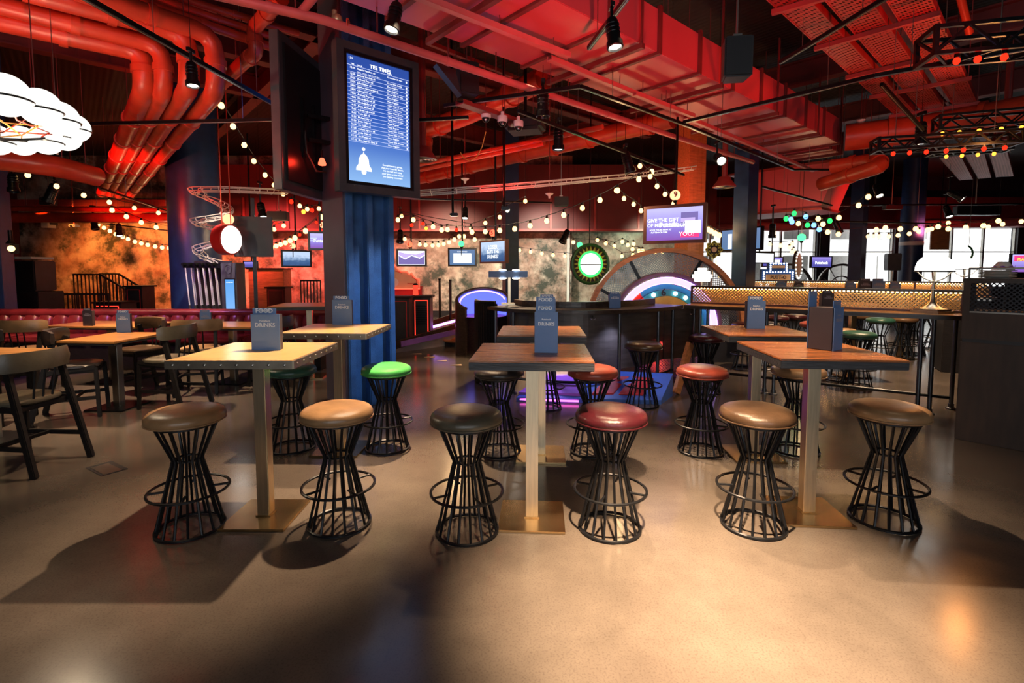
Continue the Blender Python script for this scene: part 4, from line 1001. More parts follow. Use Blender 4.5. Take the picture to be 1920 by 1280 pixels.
for i in range(4): MB().tube([((81 + i * 3.6) * k_ * math.cos(a_), -.165, (81 + i * 3.6) * k_ * math.sin(a_)) for a_ in [R(-5 + 190 * q / 30) for q in range(31)]], .008, 5).build('neon_tube', 'neon_purple' if i in (0, 3) else 'neon_white', t, True)
for (a0, a1, mt) in ((R(-5), R(128), 'teal'), (R(128), R(185), 'wheel_red')):
    for (r0, r1, yy) in ((70, 79, -.05), (58, 69, -.08)): MB().arcband(r0 * k_, r1 * k_, a0, a1, .10, 30, yy).build('wheel_band', mt, t)
MB().arcband(42 * k_, 57 * k_, R(-5), R(185), .10, 30, -.10).build('wheel_band', 'gold', t); MB().arcband(30 * k_, 41 * k_, R(-5), R(185), .10, 30, -.06).build('wheel_band', 'teal', t); MB().arcband(.01, 29 * k_, R(-5), R(185), .10, 20, -.10).build('hub', 'gold', t)
for a_ in (22, 40, 58, 76, 112, 134, 156): MB().ball((64 * k_ * math.cos(R(a_)), -.15, 64 * k_ * math.sin(R(a_))), .035, 10, 8).build('bulb', 'lamp_white', t, True)
lettering(t, '6', .16, 'print_dark', (64 * k_ * math.cos(R(95)), -.14, 64 * k_ * math.sin(R(95))), .03)
MB().arcband(78 * k_, 80.5 * k_, R(128), R(185), .04, 12, -.13).build('neon_tube', 'neon_red', t)

c = D(1107, 495, 9.4); rs = 37 * 9.4 / 945
t = thing('sun_wheel', 'round sun wheel sign with yellow rays and a glowing white face', 'sign', c, R(14))
MB().lathe([(.001, 0), (rs, 0), (rs, .09), (.001, .09)], 40, (0, .09, 0), rx_).build('backing', 'dark_wood', t, True)
MB().ring((0, 0, 0), rs * .97, .03, 40, 8, rx_).build('rim', 'green_dark', t, True)
MB().ring((0, -.01, 0), rs * .60, .022, 36, 8, rx_).build('neon_ring', 'neon_green', t, True)
MB().lathe([(.001, 0), (rs * .57, 0), (rs * .57, .01), (.001, .01)], 36, (0, -.002, 0), rx_).build('face', 'lamp_white', t, True)
MB().box((0, -.022, -.01), (rs * 1.14, .016, .022)).build('mullion', 'black_metal', t)
rayp = MB().prism([(-.028, rs * .66), (.028, rs * .66), (0, rs * .90)], 0, .02, lambda x, y, z: (x, -z, y)).mesh('ray', 'yellow_green')
for i in range(24):
    o = inst('ray', rayp, t); o.rotation_euler = (0, 2 * PI * i / 24, 0)
MB().tube([(0, .05, rs), (0, .05, CEIL - c.z - .02)], .012, 6).build('hanger_rod', 'black_metal', t, True)
light('POINT', (c.x - .15, c.y + .25, c.z + .35), 14, (.05, 1, .15), .05)

# octagram sign and lotus lamp
c = D(1337, 468, 8.9)
t = thing('star_sign', 'black eight pointed star sign with pale green points', 'sign', c)
for k in range(2):
    q = [(.155 * math.cos(R(45 + 90 * i + 45 * k)), .155 * math.sin(R(45 + 90 * i + 45 * k))) for i in range(4)]
    MB().prism(q, 0, .03, lambda x, y, z: (x, -z - .01 * k, y)).build('square', 'black_paint', t)
    e_ = MB()
    for i in range(4): e_.bar((q[i][0], -.035 - .01 * k, q[i][1]), (q[(i + 1) % 4][0], -.035 - .01 * k, q[(i + 1) % 4][1]), .012, .012, (0, 1, 0))
    e_.build('outline', 'yellow_green', t)
for i in range(8):
    MB().prism([(.075, -.02), (.115, 0), (.075, .02)], 0, .006, lambda x, y, z: (x, -.05 - z, y)).build('point', 'yellow_green', t).rotation_euler = (0, R(22.5 + 45 * i), 0)
MB().lathe([(.001, 0), (.045, 0), (.045, .02), (.001, .02)], 20, (0, -.04, 0), rx_).build('disc', 'cream', t, True)
MB().tube([(0, .02, 0), (0, .02, -c.z + .02)], .014, 8).build('post', 'brass', t, True)
for (px, py) in ((1330, 491), (1330, 496), (1343, 490), (1343, 496), (1348, 509), (1348, 514), (1348, 519)):
    q = D(px, py, 8.85) - c; MB().ball(q, .024, 8, 6).build('bulb', 'bulb', t, True)
p = D(1317, 513, 7.3)
t = thing('lotus_lamp', 'stepped white glowing lotus lamp on the counter end', 'lamp', (2.66, 7.06, 1.326))
for (w1, z0, z1) in ((.10, .20, .245), (.19, .155, .20), (.25, .10, .155), (.19, .055, .10)): MB().box((0, 0, (z0 + z1) / 2), (w1, .10, z1 - z0)).build('petal_tier', 'lamp_white', t, bevel=.006)
MB().tube([(0, 0, 0), (0, 0, .06)], .02, 8).build('stem', 'brass', t, True)

# printed ramps below the curved bar
def ramp(label, pts, z0, z1, mat, name='course_ramp', stripes=()):
    o_ = Vector((sum(p_[0] for p_ in pts) / len(pts), sum(p_[1] for p_ in pts) / len(pts), 0))
    t = thing(name, label, 'golf course', o_); n = len(pts)
    V = [(p_[0] - o_.x, p_[1] - o_.y, .0) for p_ in pts] + [(p_[0] - o_.x, p_[1] - o_.y, p_[2]) for p_ in pts]
    MB().add(V, [tuple(reversed(range(n))), tuple(range(n, 2 * n))] + [(i, (i + 1) % n, n + (i + 1) % n, n + i) for i in range(n)]).build('body', mat, t)
    for (q, m_) in stripes:
        MB().add([(a_ - o_.x, b_ - o_.y, c_ + .045) for a_, b_, c_ in q] + [(a_ - o_.x, b_ - o_.y, c_ - .02) for a_, b_, c_ in q], [(0, 1, 2, 3), (7, 6, 5, 4), (0, 4, 5, 1), (1, 5, 6, 2), (2, 6, 7, 3), (3, 7, 4, 0)]).build('stripe', m_, t)
    return t
def P3(px, py, z): q = H(px, py, z); return (q.x, q.y, z)
ramp('blue and purple printed golf ramp under the curved bar', [P3(968, 745, .05), P3(1240, 750, .05), P3(1262, 700, .28), P3(1030, 690, .28)], 0, .2, 'course_blue',
     stripes=[([P3(972, 742, .055), P3(1090, 745, .055), P3(1085, 700, .25), P3(1040, 697, .25)], 'course_purple'), ([P3(1110, 744, .06), P3(1150, 744, .06), P3(1180, 712, .2), P3(1140, 712, .2)], 'course_red'), ([P3(1160, 746, .05), P3(1205, 747, .05), P3(1225, 715, .2), P3(1185, 712, .2)], 'course_red')])
qa, qb = P3(975, 748, .03), P3(1085, 752, .03)
tag(MB().tube([qa, qb], .012, 6).build('neon_strip', 'neon_magenta', None, True), 'magenta neon strip on the floor along the ramp edge', 'neon light')
q = F(1255, 742); tag(MB().bar((q.x + .10, q.y + .05, .02), (q.x + .32, q.y + .22, .62), .05, .12).build('timber_prop', 'orange_wood', None, bevel=.006), 'slanted orange timber prop beside the curved bar leg', 'timber')
t = thing('mesh_wedge', 'leaning mesh wedge with red and blue golf pattern beyond the timber prop', 'golf obstacle', (2.35, 7.15, 0))
uvquad('mesh_sheet', 'mesh_grey', [(-.45, 0, .05), (.25, -.1, .05), (.45, .35, .7), (-.15, .4, .7)], t); MB().add([(-.5, .1, 0), (.4, 0, 0), (.5, .5, 0), (-.2, .5, 0), (-.5, .1, .1), (.4, 0, .1), (.5, .5, .55), (-.2, .5, .55)], [(3, 2, 1, 0), (4, 5, 6, 7), (0, 1, 5, 4), (1, 2, 6, 5), (2, 3, 7, 6), (3, 0, 4, 7)]).build('block', 'course_purple', t)
light('SPOT', (.45, 6.05, .95), 22, (.62, .35, 1.0), .03, (.35, 5.9, 0), 120, .8); light('SPOT', (1.3, 6.1, .95), 22, (.5, .6, 1.0), .03, (1.3, 5.95, 0), 120, .8); light('POINT', (2.15, 7.0, .5), 4, (1, .06, .05), .05)  # helper lamps added under the bar to brighten the dark ramps

# pinball style lane and purple ring in the centre back
t = ramp('white and purple pinball style golf lane rising behind the ribbed column', [P3(738, 652, .10), P3(800, 640, .14), P3(905, 602, .42), P3(905, 578, .45), P3(745, 632, .12)], 0, .3, 'course_white')
for a_, b_ in (((738, 648), (905, 598)), ((745, 628), (900, 576))):
    MB().bar(Vector(P3(a_[0], a_[1], .16)) - t.location, Vector(P3(b_[0], b_[1], .48)) - t.location, .05, .14).build('kerb', 'dark_wood', t)
MB().bar(Vector(P3(800, 616, .30)) - t.location, Vector(P3(865, 598, .42)) - t.location, .03, .05).build('neon_strip', 'neon_purple', t)
MB().bar(Vector(P3(752, 645, .20)) - t.location, Vector(P3(900, 612, .38)) - t.location, .02, .10).build('side_panel', 'course_purple', t)
for i in range(5):
    a_ = Vector(P3(858 + i * 9, 612 - i * 3, .44)) - t.location; b_ = Vector(P3(872 + i * 9, 588 - i * 3, .5)) - t.location
    MB().bar(a_, b_, .03, .02).build('chevron', 'neon_red', t)
c = D(905, 575, 9.3)
t = thing('ring_wall', 'curved golf bowl wall glowing purple inside', 'golf obstacle', (c.x, c.y, 0))
def arcw(r, a0, a1, z0, z1, th, n=20):
    V = []; Fc = []
    for i in range(n + 1):
        a_ = a0 + (a1 - a0) * i / n
        for (rr, z_) in ((r, z0), (r + th, z0), (r + th, z1(a_) if callable(z1) else z1), (r, z1(a_) if callable(z1) else z1)): V.append((rr * math.cos(a_), rr * .8 * math.sin(a_), z_))
    for i in range(n):
        for j in range(4): Fc.append((i * 4 + j, i * 4 + (j + 1) % 4, i * 4 + 4 + (j + 1) % 4, i * 4 + 4 + j))
    Fc += [(3, 2, 1, 0), (4 * n, 4 * n + 1, 4 * n + 2, 4 * n + 3)]
    return MB().add(V, Fc)
arcw(.46, R(10), R(235), .0, lambda a_: 1.0 + .19 * math.sin(a_), .05).build('outer_wall', 'dark_wood', t, True); arcw(.44, R(15), R(230), .70, lambda a_: .97 + .19 * math.sin(a_), .015).build('lining', 'neon_blue', t, True)
MB().tube([(.47 * math.cos(a_), .47 * .8 * math.sin(a_), 1.0 + .19 * math.sin(a_)) for a_ in [R(10 + 225 * i / 20) for i in range(21)]], .028, 8).build('cap_rail', 'dark_wood', t, True)
MB().lathe([(.44, .7), (.001, .74)], 24).build('playing_surface', 'course_purple', t, True)
MB().tube([(.42 * math.cos(a_), .42 * .8 * math.sin(a_), .95 + .19 * math.sin(a_)) for a_ in [R(15 + 210 * i / 20) for i in range(21)]], .012, 6).build('neon_strip', 'neon_purple', t, True)
for px in (825, 845):
    q = F(px, 610 + (px - 825) * .6); t = thing('bollard', 'thin black post %s the golf lane' % ('behind' if px == 825 else 'in front of'), 'post', (q.x, q.y, 0), 0)
    MB().tube([(0, 0, 0), (0, 0, 1.27)], .032, 10).build('shaft', 'black_paint', t, True); MB().lathe([(.04, 0), (.04, .03), (.001, .035)], 10, (0, 0, 1.27)).build('cap', 'black_metal', t, True); MB().lathe([(.08, 0), (.08, .015), (.04, .02)], 12).build('foot', 'black_metal', t, True)
# red lit scenery booth with cut out sign
panel_box('hole_podium', 'black louvred podium with red outline and lantern', 'podium', 792, 10.4, .36, .35, .98, 'black_paint', 'lantern_red')
t = [o for o in COL.objects if o.name.startswith('hole_podium')][-1]
lv_ = MB().box((0, -.185, 0), (.24, .015, .018)).mesh('louvre', 'black_metal')
for i in range(9): inst('louvre', lv_, t, (0, 0, .45 + i * .045))
panel_box('hole_podium', 'black podium with red outline beside the ribbed column', 'podium', 750, 9.8, .40, .35, 1.0, 'black_paint', 'course_red')
p = D(779, 536, 10.3); t = thing('lantern', 'small glowing red lantern on the louvred podium', 'lantern', (p.x, p.y, 1.03)); MB().lathe([(.055, 0), (.05, .20), (.04, .21)], 12).build('glass', 'lantern_red', t, True); MB().lathe([(.06, .20), (.03, .24)], 12).build('cap', 'black_metal', t, True)
q0 = D(735, 541, 11.2); sx = 11.2 / 945
t = thing('cut_out_sign', 'cream cut out sign with red outline and speech bubble above the red booth', 'sign', (q0.x, q0.y, q0.z))
outl = [(-55, 0), (53, 0), (52, 18), (45, 20), (38, 30), (34, 27), (30, 32), (18, 33), (12, 38), (6, 45), (0, 47), (-20, 50), (-55, 40)]
PG = [(x * sx, z * sx) for x, z in outl]
MB().prism(PG, 0, .06, lambda x, y, z: (x, -z, y)).build('board', 'cream', t)
MB().tube([(x, -.07, z) for x, z in PG], .014, 5, True).build('outline', 'neon_red', t, True)
MB().tube([((30 + dx) * sx, -.066, z * sx) for dx, z in ((0, 10), (17, 9), (17, 17), (9, 22))], .008, 5).build('drawn_line', 'red_print', t); MB().tube([(x * sx, -.066, z * sx) for x, z in ((2, 44), (6, 34), (20, 29))], .008, 5).build('drawn_line', 'red_print', t)
bub = [(-2 + 16 * math.cos(a_ * PI / 10), 12 + 10 * math.sin(a_ * PI / 10)) for a_ in range(20)]
MB().prism([(x * sx, z * sx) for x, z in bub], .062, .068, lambda x, y, z: (x, -z, y)).build('speech_bubble', 'white_paint', t); lettering(t, 'AY\nYS!', .10, 'print_dark', (0, -.07, 13 * sx), .02)
MB().box((0, .15, -.55), (1.3, .2, 1.2)).build('backdrop', 'course_red', t); MB().box((.45, -.2, -.85), (.5, .4, .08)).build('shelf', 'orange_wood', t); MB().box((.40, -.25, -1.15), (.6, .5, .08)).build('shelf', 'orange_wood', t)
light('POINT', (q0.x + .35, q0.y - .35, .75), 3.5, (1, .05, .03), .05)
q = F(872, 648); t = thing('oval_kerb', 'low oval timber edged kerb in front of the ring wall', 'kerb', (q.x, q.y, 0))
ov = [(.42 * math.cos(PI * i / 12), .20 * math.sin(PI * i / 12)) for i in range(24)]
MB().prism(ov, 0, .10).build('body', 'black_paint', t); MB().tube([(x, y, .11) for x, y in ov], .03, 6, True).build('timber_edge', 'orange_wood', t, True)
# floor arrows
for i, (px, py) in enumerate(((763, 657), (782, 663), (806, 669), (829, 676), (856, 684))):
    q = F(px, py); tag(MB().prism([(-.10, -.03), (.10, -.06), (.07, .04)], .001, .004, lambda x, y, z: (x, y, z)).build('floor_arrow', 'cream', None, loc=(q.x, q.y, 0)), 'pale arrow sticker number %s of the trail leading to the golf lane' % ('one', 'two', 'three', 'four', 'five')[i], 'floor sticker', 'floor arrow stickers')
# ================================================================ LONG BAR ON THE RIGHT WITH LIT MESH
def long_bar(label, pa, pb, z, depth, legs, lab2, lab_light=True, mh=.23, name='long_bar', foot=True):
    pa, pb = Vector(pa), Vector(pb); d_ = (pb - pa); L = d_.length; rz = math.atan2(d_.y, d_.x)
    t = thing(name, label, 'bar counter', (pa.x, pa.y, 0), rz)
    # local: +X along the bar front edge, +Y away from the viewer
    MB().box((L / 2, depth / 2, z - .022), (L, depth, .044)).build('worktop', 'dark_wood', t, bevel=.004)
    MB().box((L / 2, depth / 2, z + .002), (L - .01, depth - .01, .006)).build('top_sheet', 'table_wood', t)
    for x_ in legs:
        for dx in (-.05, .05): pipe_leg(t, Vector((x_ + dx, .07, 0)), z - .045)
    if foot: MB().tube([(.1, .07, .2), (L - .1, .07, .2)], .018, 8).build('foot_rail', 'black_metal', t, True)
    # divider: bronze mesh box, lit by a strip under its top rail
    m_ = thing(name.replace('bar', 'divider'), lab2, 'divider', (pa.x, pa.y, 0), rz)
    y0 = depth + .0; y1 = depth + .14
    uvquad('front_mesh', 'mesh_gold', [(0, y0, z + .03), (L, y0, z + .03), (L, y0, z + mh), (0, y0, z + mh)], m_)
    uvquad('rear_mesh', 'mesh_gold', [(0, y1, z + .03), (L, y1, z + .03), (L, y1, z + mh), (0, y1, z + mh)], m_)
    MB().box((L / 2, (y0 + y1) / 2, z + mh + .012), (L + .02, .18, .026)).build('top_rail', 'dark_wood', m_, bevel=.003)
    MB().box((L / 2, (y0 + y1) / 2, z + .014), (L + .02, .17, .028)).build('bottom_rail', 'brown_frame', m_, bevel=.003)
    n = max(2, round(L / 1.2))
    for i in range(n + 1): MB().box((L * i / n, y0 - .004, z + mh / 2 + .01), (.03, .016, mh)).build('upright', 'brown_frame', m_)
    MB().box((L / 2, (y0 + y1) / 2, z + mh - .012), (L - .04, .02, .012)).build('led_strip', 'led_warm', m_)
    MB().box((L / 2, (y0 + y1) / 2, z / 2), (L - .1, .05, z)).build('support_rail', 'black_paint', m_) if False else None
    for i in range(n + 1): pipe_leg(m_, Vector((L * i / n * .98 + .02, (y0 + y1) / 2, 0)), z)
    return t, L, rz
long_bar('long dark bar shelf on paired black pipe legs before the lit mesh', (2.30, 6.74), (4.66, 5.12), BZ, .40, (.25, 1.05, 2.55), 'bronze mesh divider glowing warm behind the long bar')
long_bar('second bar shelf further back with its own legs', (4.55, 10.6), (8.3, 8.6), BZ, .40, (.4, 2.0, 3.6), 'further bronze mesh divider with a bright warm strip', foot=False)

# mushroom lamps
def mushroom_lamp(label, p, s):
    t = thing('table_lamp', label, 'lamp', p, R(20))
    MB().box((0, 0, .012 * s), (.28 * s, .28 * s, .024 * s)).build('foot', 'pewter', t, bevel=.004); MB().box((0, 0, .035 * s), (.24 * s, .24 * s, .022 * s)).build('foot', 'pewter', t, bevel=.004)
    MB().lathe([(.13 * s, .046 * s), (.09 * s, .06 * s), (.05 * s, .085 * s), (.028 * s, .12 * s), (.020 * s, .18 * s), (.018 * s, .25 * s), (.024 * s, .255 * s), (.018 * s, .26 * s), (.016 * s, .33 * s), (.05 * s, .335 * s), (.05 * s, .345 * s), (.012 * s, .35 * s), (.012 * s, .45 * s)], 20).build('stem', 'pewter', t, True)
    for i in range(4):
        a_ = PI / 2 * i + .4; MB().tube([(.02 * s * math.cos(a_), .02 * s * math.sin(a_), .345 * s), (.09 * s * math.cos(a_), .09 * s * math.sin(a_), .38 * s), (.15 * s * math.cos(a_), .15 * s * math.sin(a_), .452 * s)], .006 * s, 6).build('arm', 'pewter', t, True)
    MB().ring((0, 0, .455 * s), .172 * s, .008 * s, 32, 6).build('rim', 'black_metal', t, True)
    MB().lathe([(.170 * s, .456 * s), (.168 * s, .50 * s), (.15 * s, .56 * s), (.11 * s, .605 * s), (.05 * s, .63 * s), (.001, .635 * s)], 32).build('shade', 'lamp_white', t, True)
p = H(1756, 588, BZ); mushroom_lamp('white domed lamp with stepped pewter foot on the long bar', (p.x, p.y + .06, BZ + .005), 1.0)
p = D(1806, 548, 7.6); mushroom_lamp('second white domed lamp further back by the window', (p.x, p.y, 1.12), .95)
t = thing('service_shelf', 'dark service counter behind the mushroom lamps', 'counter', (D(1806, 548, 7.6).x, 7.6, 0), R(-28)); MB().box((0, 0, .545), (.5, .4, 1.09)).build('body', 'black_wood', t, bevel=.01); MB().box((0, 0, 1.105), (.56, .46, .03)).build('worktop', 'steel', t, bevel=.004)

# brown cabinet with mesh window
pa = F(1789, 822); pb = F(1920, 846); d_ = (pb - pa).normalized(); rz = math.atan2(d_.y, d_.x)
t = thing('service_cabinet', 'tall brown service cabinet with perforated window and steel gallery', 'cabinet', (pa.x, pa.y, 0), rz)
CW, CD, CH = .95, .55, 1.46
MB().box((CW / 2, CD / 2, .45), (CW, CD, .90)).build('lower_body', 'cabinet_brown', t, bevel=.006)
MB().box((CW / 2, CD / 2, .915), (CW - .02, CD - .02, .03)).build('shadow_gap', 'black_paint', t)
MB().box((CW / 2, CD / 2, 1.05), (CW, CD, .24)).build('mid_band', 'cabinet_brown', t, bevel=.004)
for (x_, y_) in ((.025, .025), (CW - .025, .025), (.025, CD - .025), (CW - .025, CD - .025)): MB().box((x_, y_, 1.30), (.05, .05, .27)).build('corner_post', 'cabinet_brown', t, bevel=.003)
MB().box((CW / 2, CD / 2, CH - .01), (CW + .01, CD + .01, .04)).build('top_board', 'dark_wood', t, bevel=.004)
uvquad('front_mesh', 'mesh_black', [(.05, .004, 1.17), (CW - .05, .004, 1.17), (CW - .05, .004, 1.43), (.05, .004, 1.43)], t); uvquad('side_mesh', 'mesh_black', [(.004, CD - .05, 1.17), (.004, .05, 1.17), (.004, .05, 1.43), (.004, CD - .05, 1.43)], t)
MB().bar((.05, 0, 1.172), (CW - .05, 0, 1.172), .01, .012).build('mesh_edge', 'steel', t)
g_ = MB().tube([(.03, .04, CH + .10), (CW - .03, .04, CH + .10)], .008, 6).tube([(.03, .04, CH + .10), (.03, CD - .04, CH + .10)], .008, 6)
for x_ in (.03, .5, CW - .03): g_.tube([(x_, .04, CH), (x_, .04, CH + .10)], .008, 6)
g_.build('gallery_rail', 'steel', t, True)
Mx = Matrix.Translation((pa.x, pa.y, 0)) @ Matrix.Rotation(rz, 4, 'Z')
plate_m = MB().lathe([(.001, 0), (.07, 0), (.13, .012), (.135, .016), (.12, .012), (.001, .006)], 28).mesh('plate', 'ceramic', True)
for k, (x_, nm) in enumerate(((.20, 'near'), (.52, 'far'))):
    for i in range(5):
        q = Mx @ Vector((x_, .24, CH + .012 + i * .014)); o = inst('dinner_plate', plate_m, None, q); tag(o, 'pale dinner plate in the %s plate stack on the brown cabinet' % ('left' if k == 0 else 'right'), 'plate', 'plates on the brown cabinet')
bowl_p = [(.001, 0), (.035, 0), (.075, .055), (.079, .075), (.074, .075), (.06, .03), (.001, .01)]
for k, x_ in enumerate((.235, .47)):
    q = Mx @ Vector((x_, .26, CH + .085)); t2 = thing('bowl', 'upturned pale bowl with %s scalloped pattern on the plate stack' % ('violet' if k == 0 else 'red'), 'bowl', q + Vector((0, 0, .075)), 0, 'bowls on the cabinet'); t2.rotation_euler = (PI, 0, 0)
    MB().lathe(bowl_p, 24).build('body', 'ceramic', t2, True)
    sc_ = MB()
    for i in range(8):
        a_ = 2 * PI * i / 8; sc_.lathe([(.001, 0), (.020, 0), (.020, .003), (.001, .003)], 12, (.068 * math.cos(a_), .068 * math.sin(a_), .055), Matrix.Rotation(a_, 3, 'Z') @ Matrix.Rotation(PI / 2 - .5, 3, 'Y'))
    sc_.build('scallop', 'course_purple' if k == 0 else 'red_print', t2, True)

# menus and small things standing on the far counters
for (px, py, Y, s_, lab) in [(1553, 560, 5.9, .9, 'dark menu stack on the long bar behind the menu tower'), (1300, 0, 0, 0, '')][:1]:
    p = D(px, py, Y); menu(p.x, p.y, BZ + .01, R(10), s_, lab, 1, 'menu_box', 'print_dim', 1.0)
for (px, Y, s_, lab, fr) in [(1464, 8.7, .8, 'menus in front of the marquee sign', 'menu_cover'), (1498, 8.9, .8, 'dark menus right of the marquee sign', 'menu_box'),
                             (1597, 9.6, .8, 'pale menus before the far window column', 'menu_cover'), (1625, 8.5, 1.0, 'dark menus on the far lit divider', 'menu_box'), (1650, 8.8, 1.0, 'slate menus stacked in steps on the far divider', 'menu_cover'), (1682, 9.2, .8, 'grey menus near the round window column', 'menu_cover')]:
    a_, b_ = Vector((4.55, 10.6)), Vector((8.3, 8.6)); k_ = (px - 960) / FPX          # where that sight line meets the rear shelf
    u_ = (k_ * a_.y - a_.x) / ((b_.x - a_.x) - k_ * (b_.y - a_.y)); q_ = a_.lerp(b_, u_) + Vector((.09, .16))
    menu(q_.x, q_.y, BZ + .008, R(-14), s_ * 1.25, lab, 1, fr, 'print_dim', .95)

# marquee sign
c = D(1459, 515, 11.3); k = 11.3 / 945
t = thing('marquee_sign', 'stepped blue marquee sign edged with white bulbs', 'sign', (c.x, c.y, c.z))
MB().box((0, .05, -.03), (62 * k, .10, 26 * k)).build('lower_board', 'sky_blue_paint', t, bevel=.006); MB().box((0, .05, 16 * k), (36 * k, .10, 14 * k)).build('upper_board', 'sky_blue_paint', t, bevel=.006)
MB().box((0, -.005, -5 * k), (46 * k, .012, 12 * k)).build('name_panel', 'cream', t); MB().box((0, -.005, 15 * k), (24 * k, .012, 5 * k)).build('name_panel', 'cream', t); lettering(t, 'PUTT-O', .10, 'print_dark', (0, -.014, -5 * k), .04)
bl = MB().ball((0, 0, 0), .017, 8, 6).mesh('bulb', 'lamp_white', True)
for i in range(11): inst('bulb', bl, t, (-27 * k + i * 5.4 * k, -.01, 5 * k))
for i in range(7): inst('bulb', bl, t, (-15 * k + i * 5 * k, -.01, 21 * k))
for s_ in (-1, 1):
    for i in range(4): inst('bulb', bl, t, (s_ * 27 * k, -.01, -12 * k + i * 4.4 * k))
    for i in range(3): inst('bulb', bl, t, (s_ * 15 * k, -.01, 9 * k + i * 4 * k))
MB().box((0, .06, -c.z / 2 - .1), (.3, .08, c.z - .2)).build('post', 'black_paint', t)
# round mirror hanging
c = D(1497, 497, 13.0)
t = thing('bulb_mirror', 'tall oval mirror framed with bulbs hanging near the marquee', 'mirror', c, R(45))
MB().lathe([(.001, 0), (.30, 0), (.30, .06), (.001, .06)], 32, (0, .06, 0), rx_).build('frame', 'dark_wood', t, True); MB().lathe([(.001, 0), (.24, 0), (.24, .01), (.001, .01)], 32, (0, 0, 0), rx_).build('face', 'cream', t, True); t.scale = (1, 1, 1.25)
for i in range(20): inst('bulb', bl, t, (.27 * math.cos(PI * i / 10), -.02, .27 * math.sin(PI * i / 10)))
MB().tube([(0, .03, .29), (0, .03, (CEIL - c.z - .02) / 1.25)], .01, 5).build('hanger_rod', 'black_metal', t)
t = thing('loudspeaker', 'grey loudspeaker on a pole in front of the windows', 'loudspeaker', (D(1673, 505, 15.5).x, 15.5, 0), R(-15)); MB().box((0, 0, 1.78), (.36, .3, .52)).build('cabinet', 'tv_frame', t, bevel=.02); MB().tube([(0, 0, 0), (0, 0, 1.55)], .02, 8).build('pole', 'steel', t, True); MB().lathe([(.2, 0), (.2, .02), (.02, .03)], 16).build('foot', 'black_metal', t, True)
# starry panel right of the windows
p = D(1900, 450, 18.5); t = thing('starry_panel', 'dark panel speckled with pink fairy lights at the right edge', 'panel', (19.9, 18.4, 0)); MB().box((0, 0, 1.8), (2.4, .1, 3.6)).build('board', 'dark_panel', t)
bl_ = MB().ball((0, 0, 0), .02, 5, 4).mesh('bulb', 'globe_orange')
for i in range(70): inst('bulb', bl_, t, (random.uniform(-1.1, 1.1), -.06, random.uniform(1.4, 3.4)))
# crescent hook and dark panel before the window
c = D(1808, 475, 12.0); t = thing('crescent_sign', 'thin dark crescent hanging in the window light', 'sign', c); pts = []
cr = [(.20 * math.cos(R(a_)), .20 * math.sin(R(a_))) for a_ in range(-70, 71, 10)] + [(-.05 + .22 * math.cos(R(a_)), .19 * math.sin(R(a_))) for a_ in range(60, -61, -10)]
MB().prism(cr, 0, .03, lambda x, y, z: (x, -z, y)).build('blade', 'green_dark', t); MB().tube([(.1, 0, .17), (.1, 0, CEIL - c.z - .02)], .006, 5).build('wire', 'steel', t)
t = thing('hanging_panel', 'brown square panel hanging before the windows', 'panel', D(1762, 447, 16.0)); MB().box((0, 0, 0), (.58, .05, .70)).build('board', 'orange_wood', t); MB().tube([(0, 0, .3), (0, 0, CEIL - t.location.z - .02)], .01, 5).build('hanger_rod', 'black_metal', t)
for (px, Y, s_) in ((1548, 17.2, .5), (1448, 17.0, .48)):
    c = F(px, 590); t = thing('lattice_fan', 'grey lattice half disc low before the windows, %s the far blue column' % ('just left of' if px > 1500 else 'well left of'), 'golf obstacle', (D(px + 30, 505, Y).x, Y, 0))
    MB().arcband(.78, .85, 0, PI, .08, 20).build('rim', 'steel', t).location = (0, 0, .9); sp_ = MB()
    for i in range(1, 6): sp_.bar((0, 0, .9), (.8 * math.cos(PI * i / 6), 0, .9 + .8 * math.sin(PI * i / 6)), .02, .02, (0, 1, 0))
    sp_.build('spokes', 'steel', t); MB().arcband(.40, .44, 0, PI, .05, 16).build('ring', 'steel', t).location = (0, 0, .9); MB().box((0, 0, .45), (1.7, .1, .9)).build('base', 'dark_panel', t)
# ================================================================ CEILING: ducts, pipes, trays
DZ = 3.75
def duct(label, c_right, width, z0, hgt, s0, s1, step, mat='red_duct'):
    # runs along A; right edge at normal offset c_right
    N = Vector((A.y, -A.x, 0))
    o = N * (c_right - width / 2) + A * s0
    t = thing('air_duct', label, 'air duct', (o.x, o.y, z0), AA)
    L = s1 - s0; n = max(1, round(L / step)); st = L / n
    sec = MB().box((0, st / 2, hgt / 2), (width, st - .012, hgt)).mesh('duct_section', mat, False, .006)
    fl = MB()
    for (x_, z_, sx, sz) in ((0, -.012, width + .06, .03), (0, hgt + .012, width + .06, .03), (-width / 2 - .015, hgt / 2, .03, hgt), (width / 2 + .015, hgt / 2, .03, hgt)): fl.box((x_, 0, z_), (sx, .045, sz))
    fl = fl.mesh('flange', 'red_dark')
    hg = MB().box((0, 0, -.06), (width + .14, .05, .05)).box((width / 2 + .05, 0, .45), (.02, .02, 1.0)).box((-width / 2 - .05, 0, .45), (.02, .02, 1.0)).mesh('hanger_bar', 'red_dark')
    for i in range(n):
        inst('duct_section', sec, t, (0, st * i, 0)); inst('flange', fl, t, (0, st * i, 0))
        if i % 2 == 0: inst('hanger_bar', hg, t, (0, st * (i + .55), 0))
    inst('flange', fl, t, (0, L, 0))
    return t
N_ = Vector((A.y, -A.x, 0))
pr = H(1572, 268, DZ); cR = N_.dot(pr); sR = A.dot(pr)
pl = H(890, 90, DZ); cL = N_.dot(pl)
duct('broad red rectangular air duct crossing the ceiling', cR, cR - cL, DZ, .42, -1.0, sR, .80)
pe = H(1612, 296, DZ - .02)
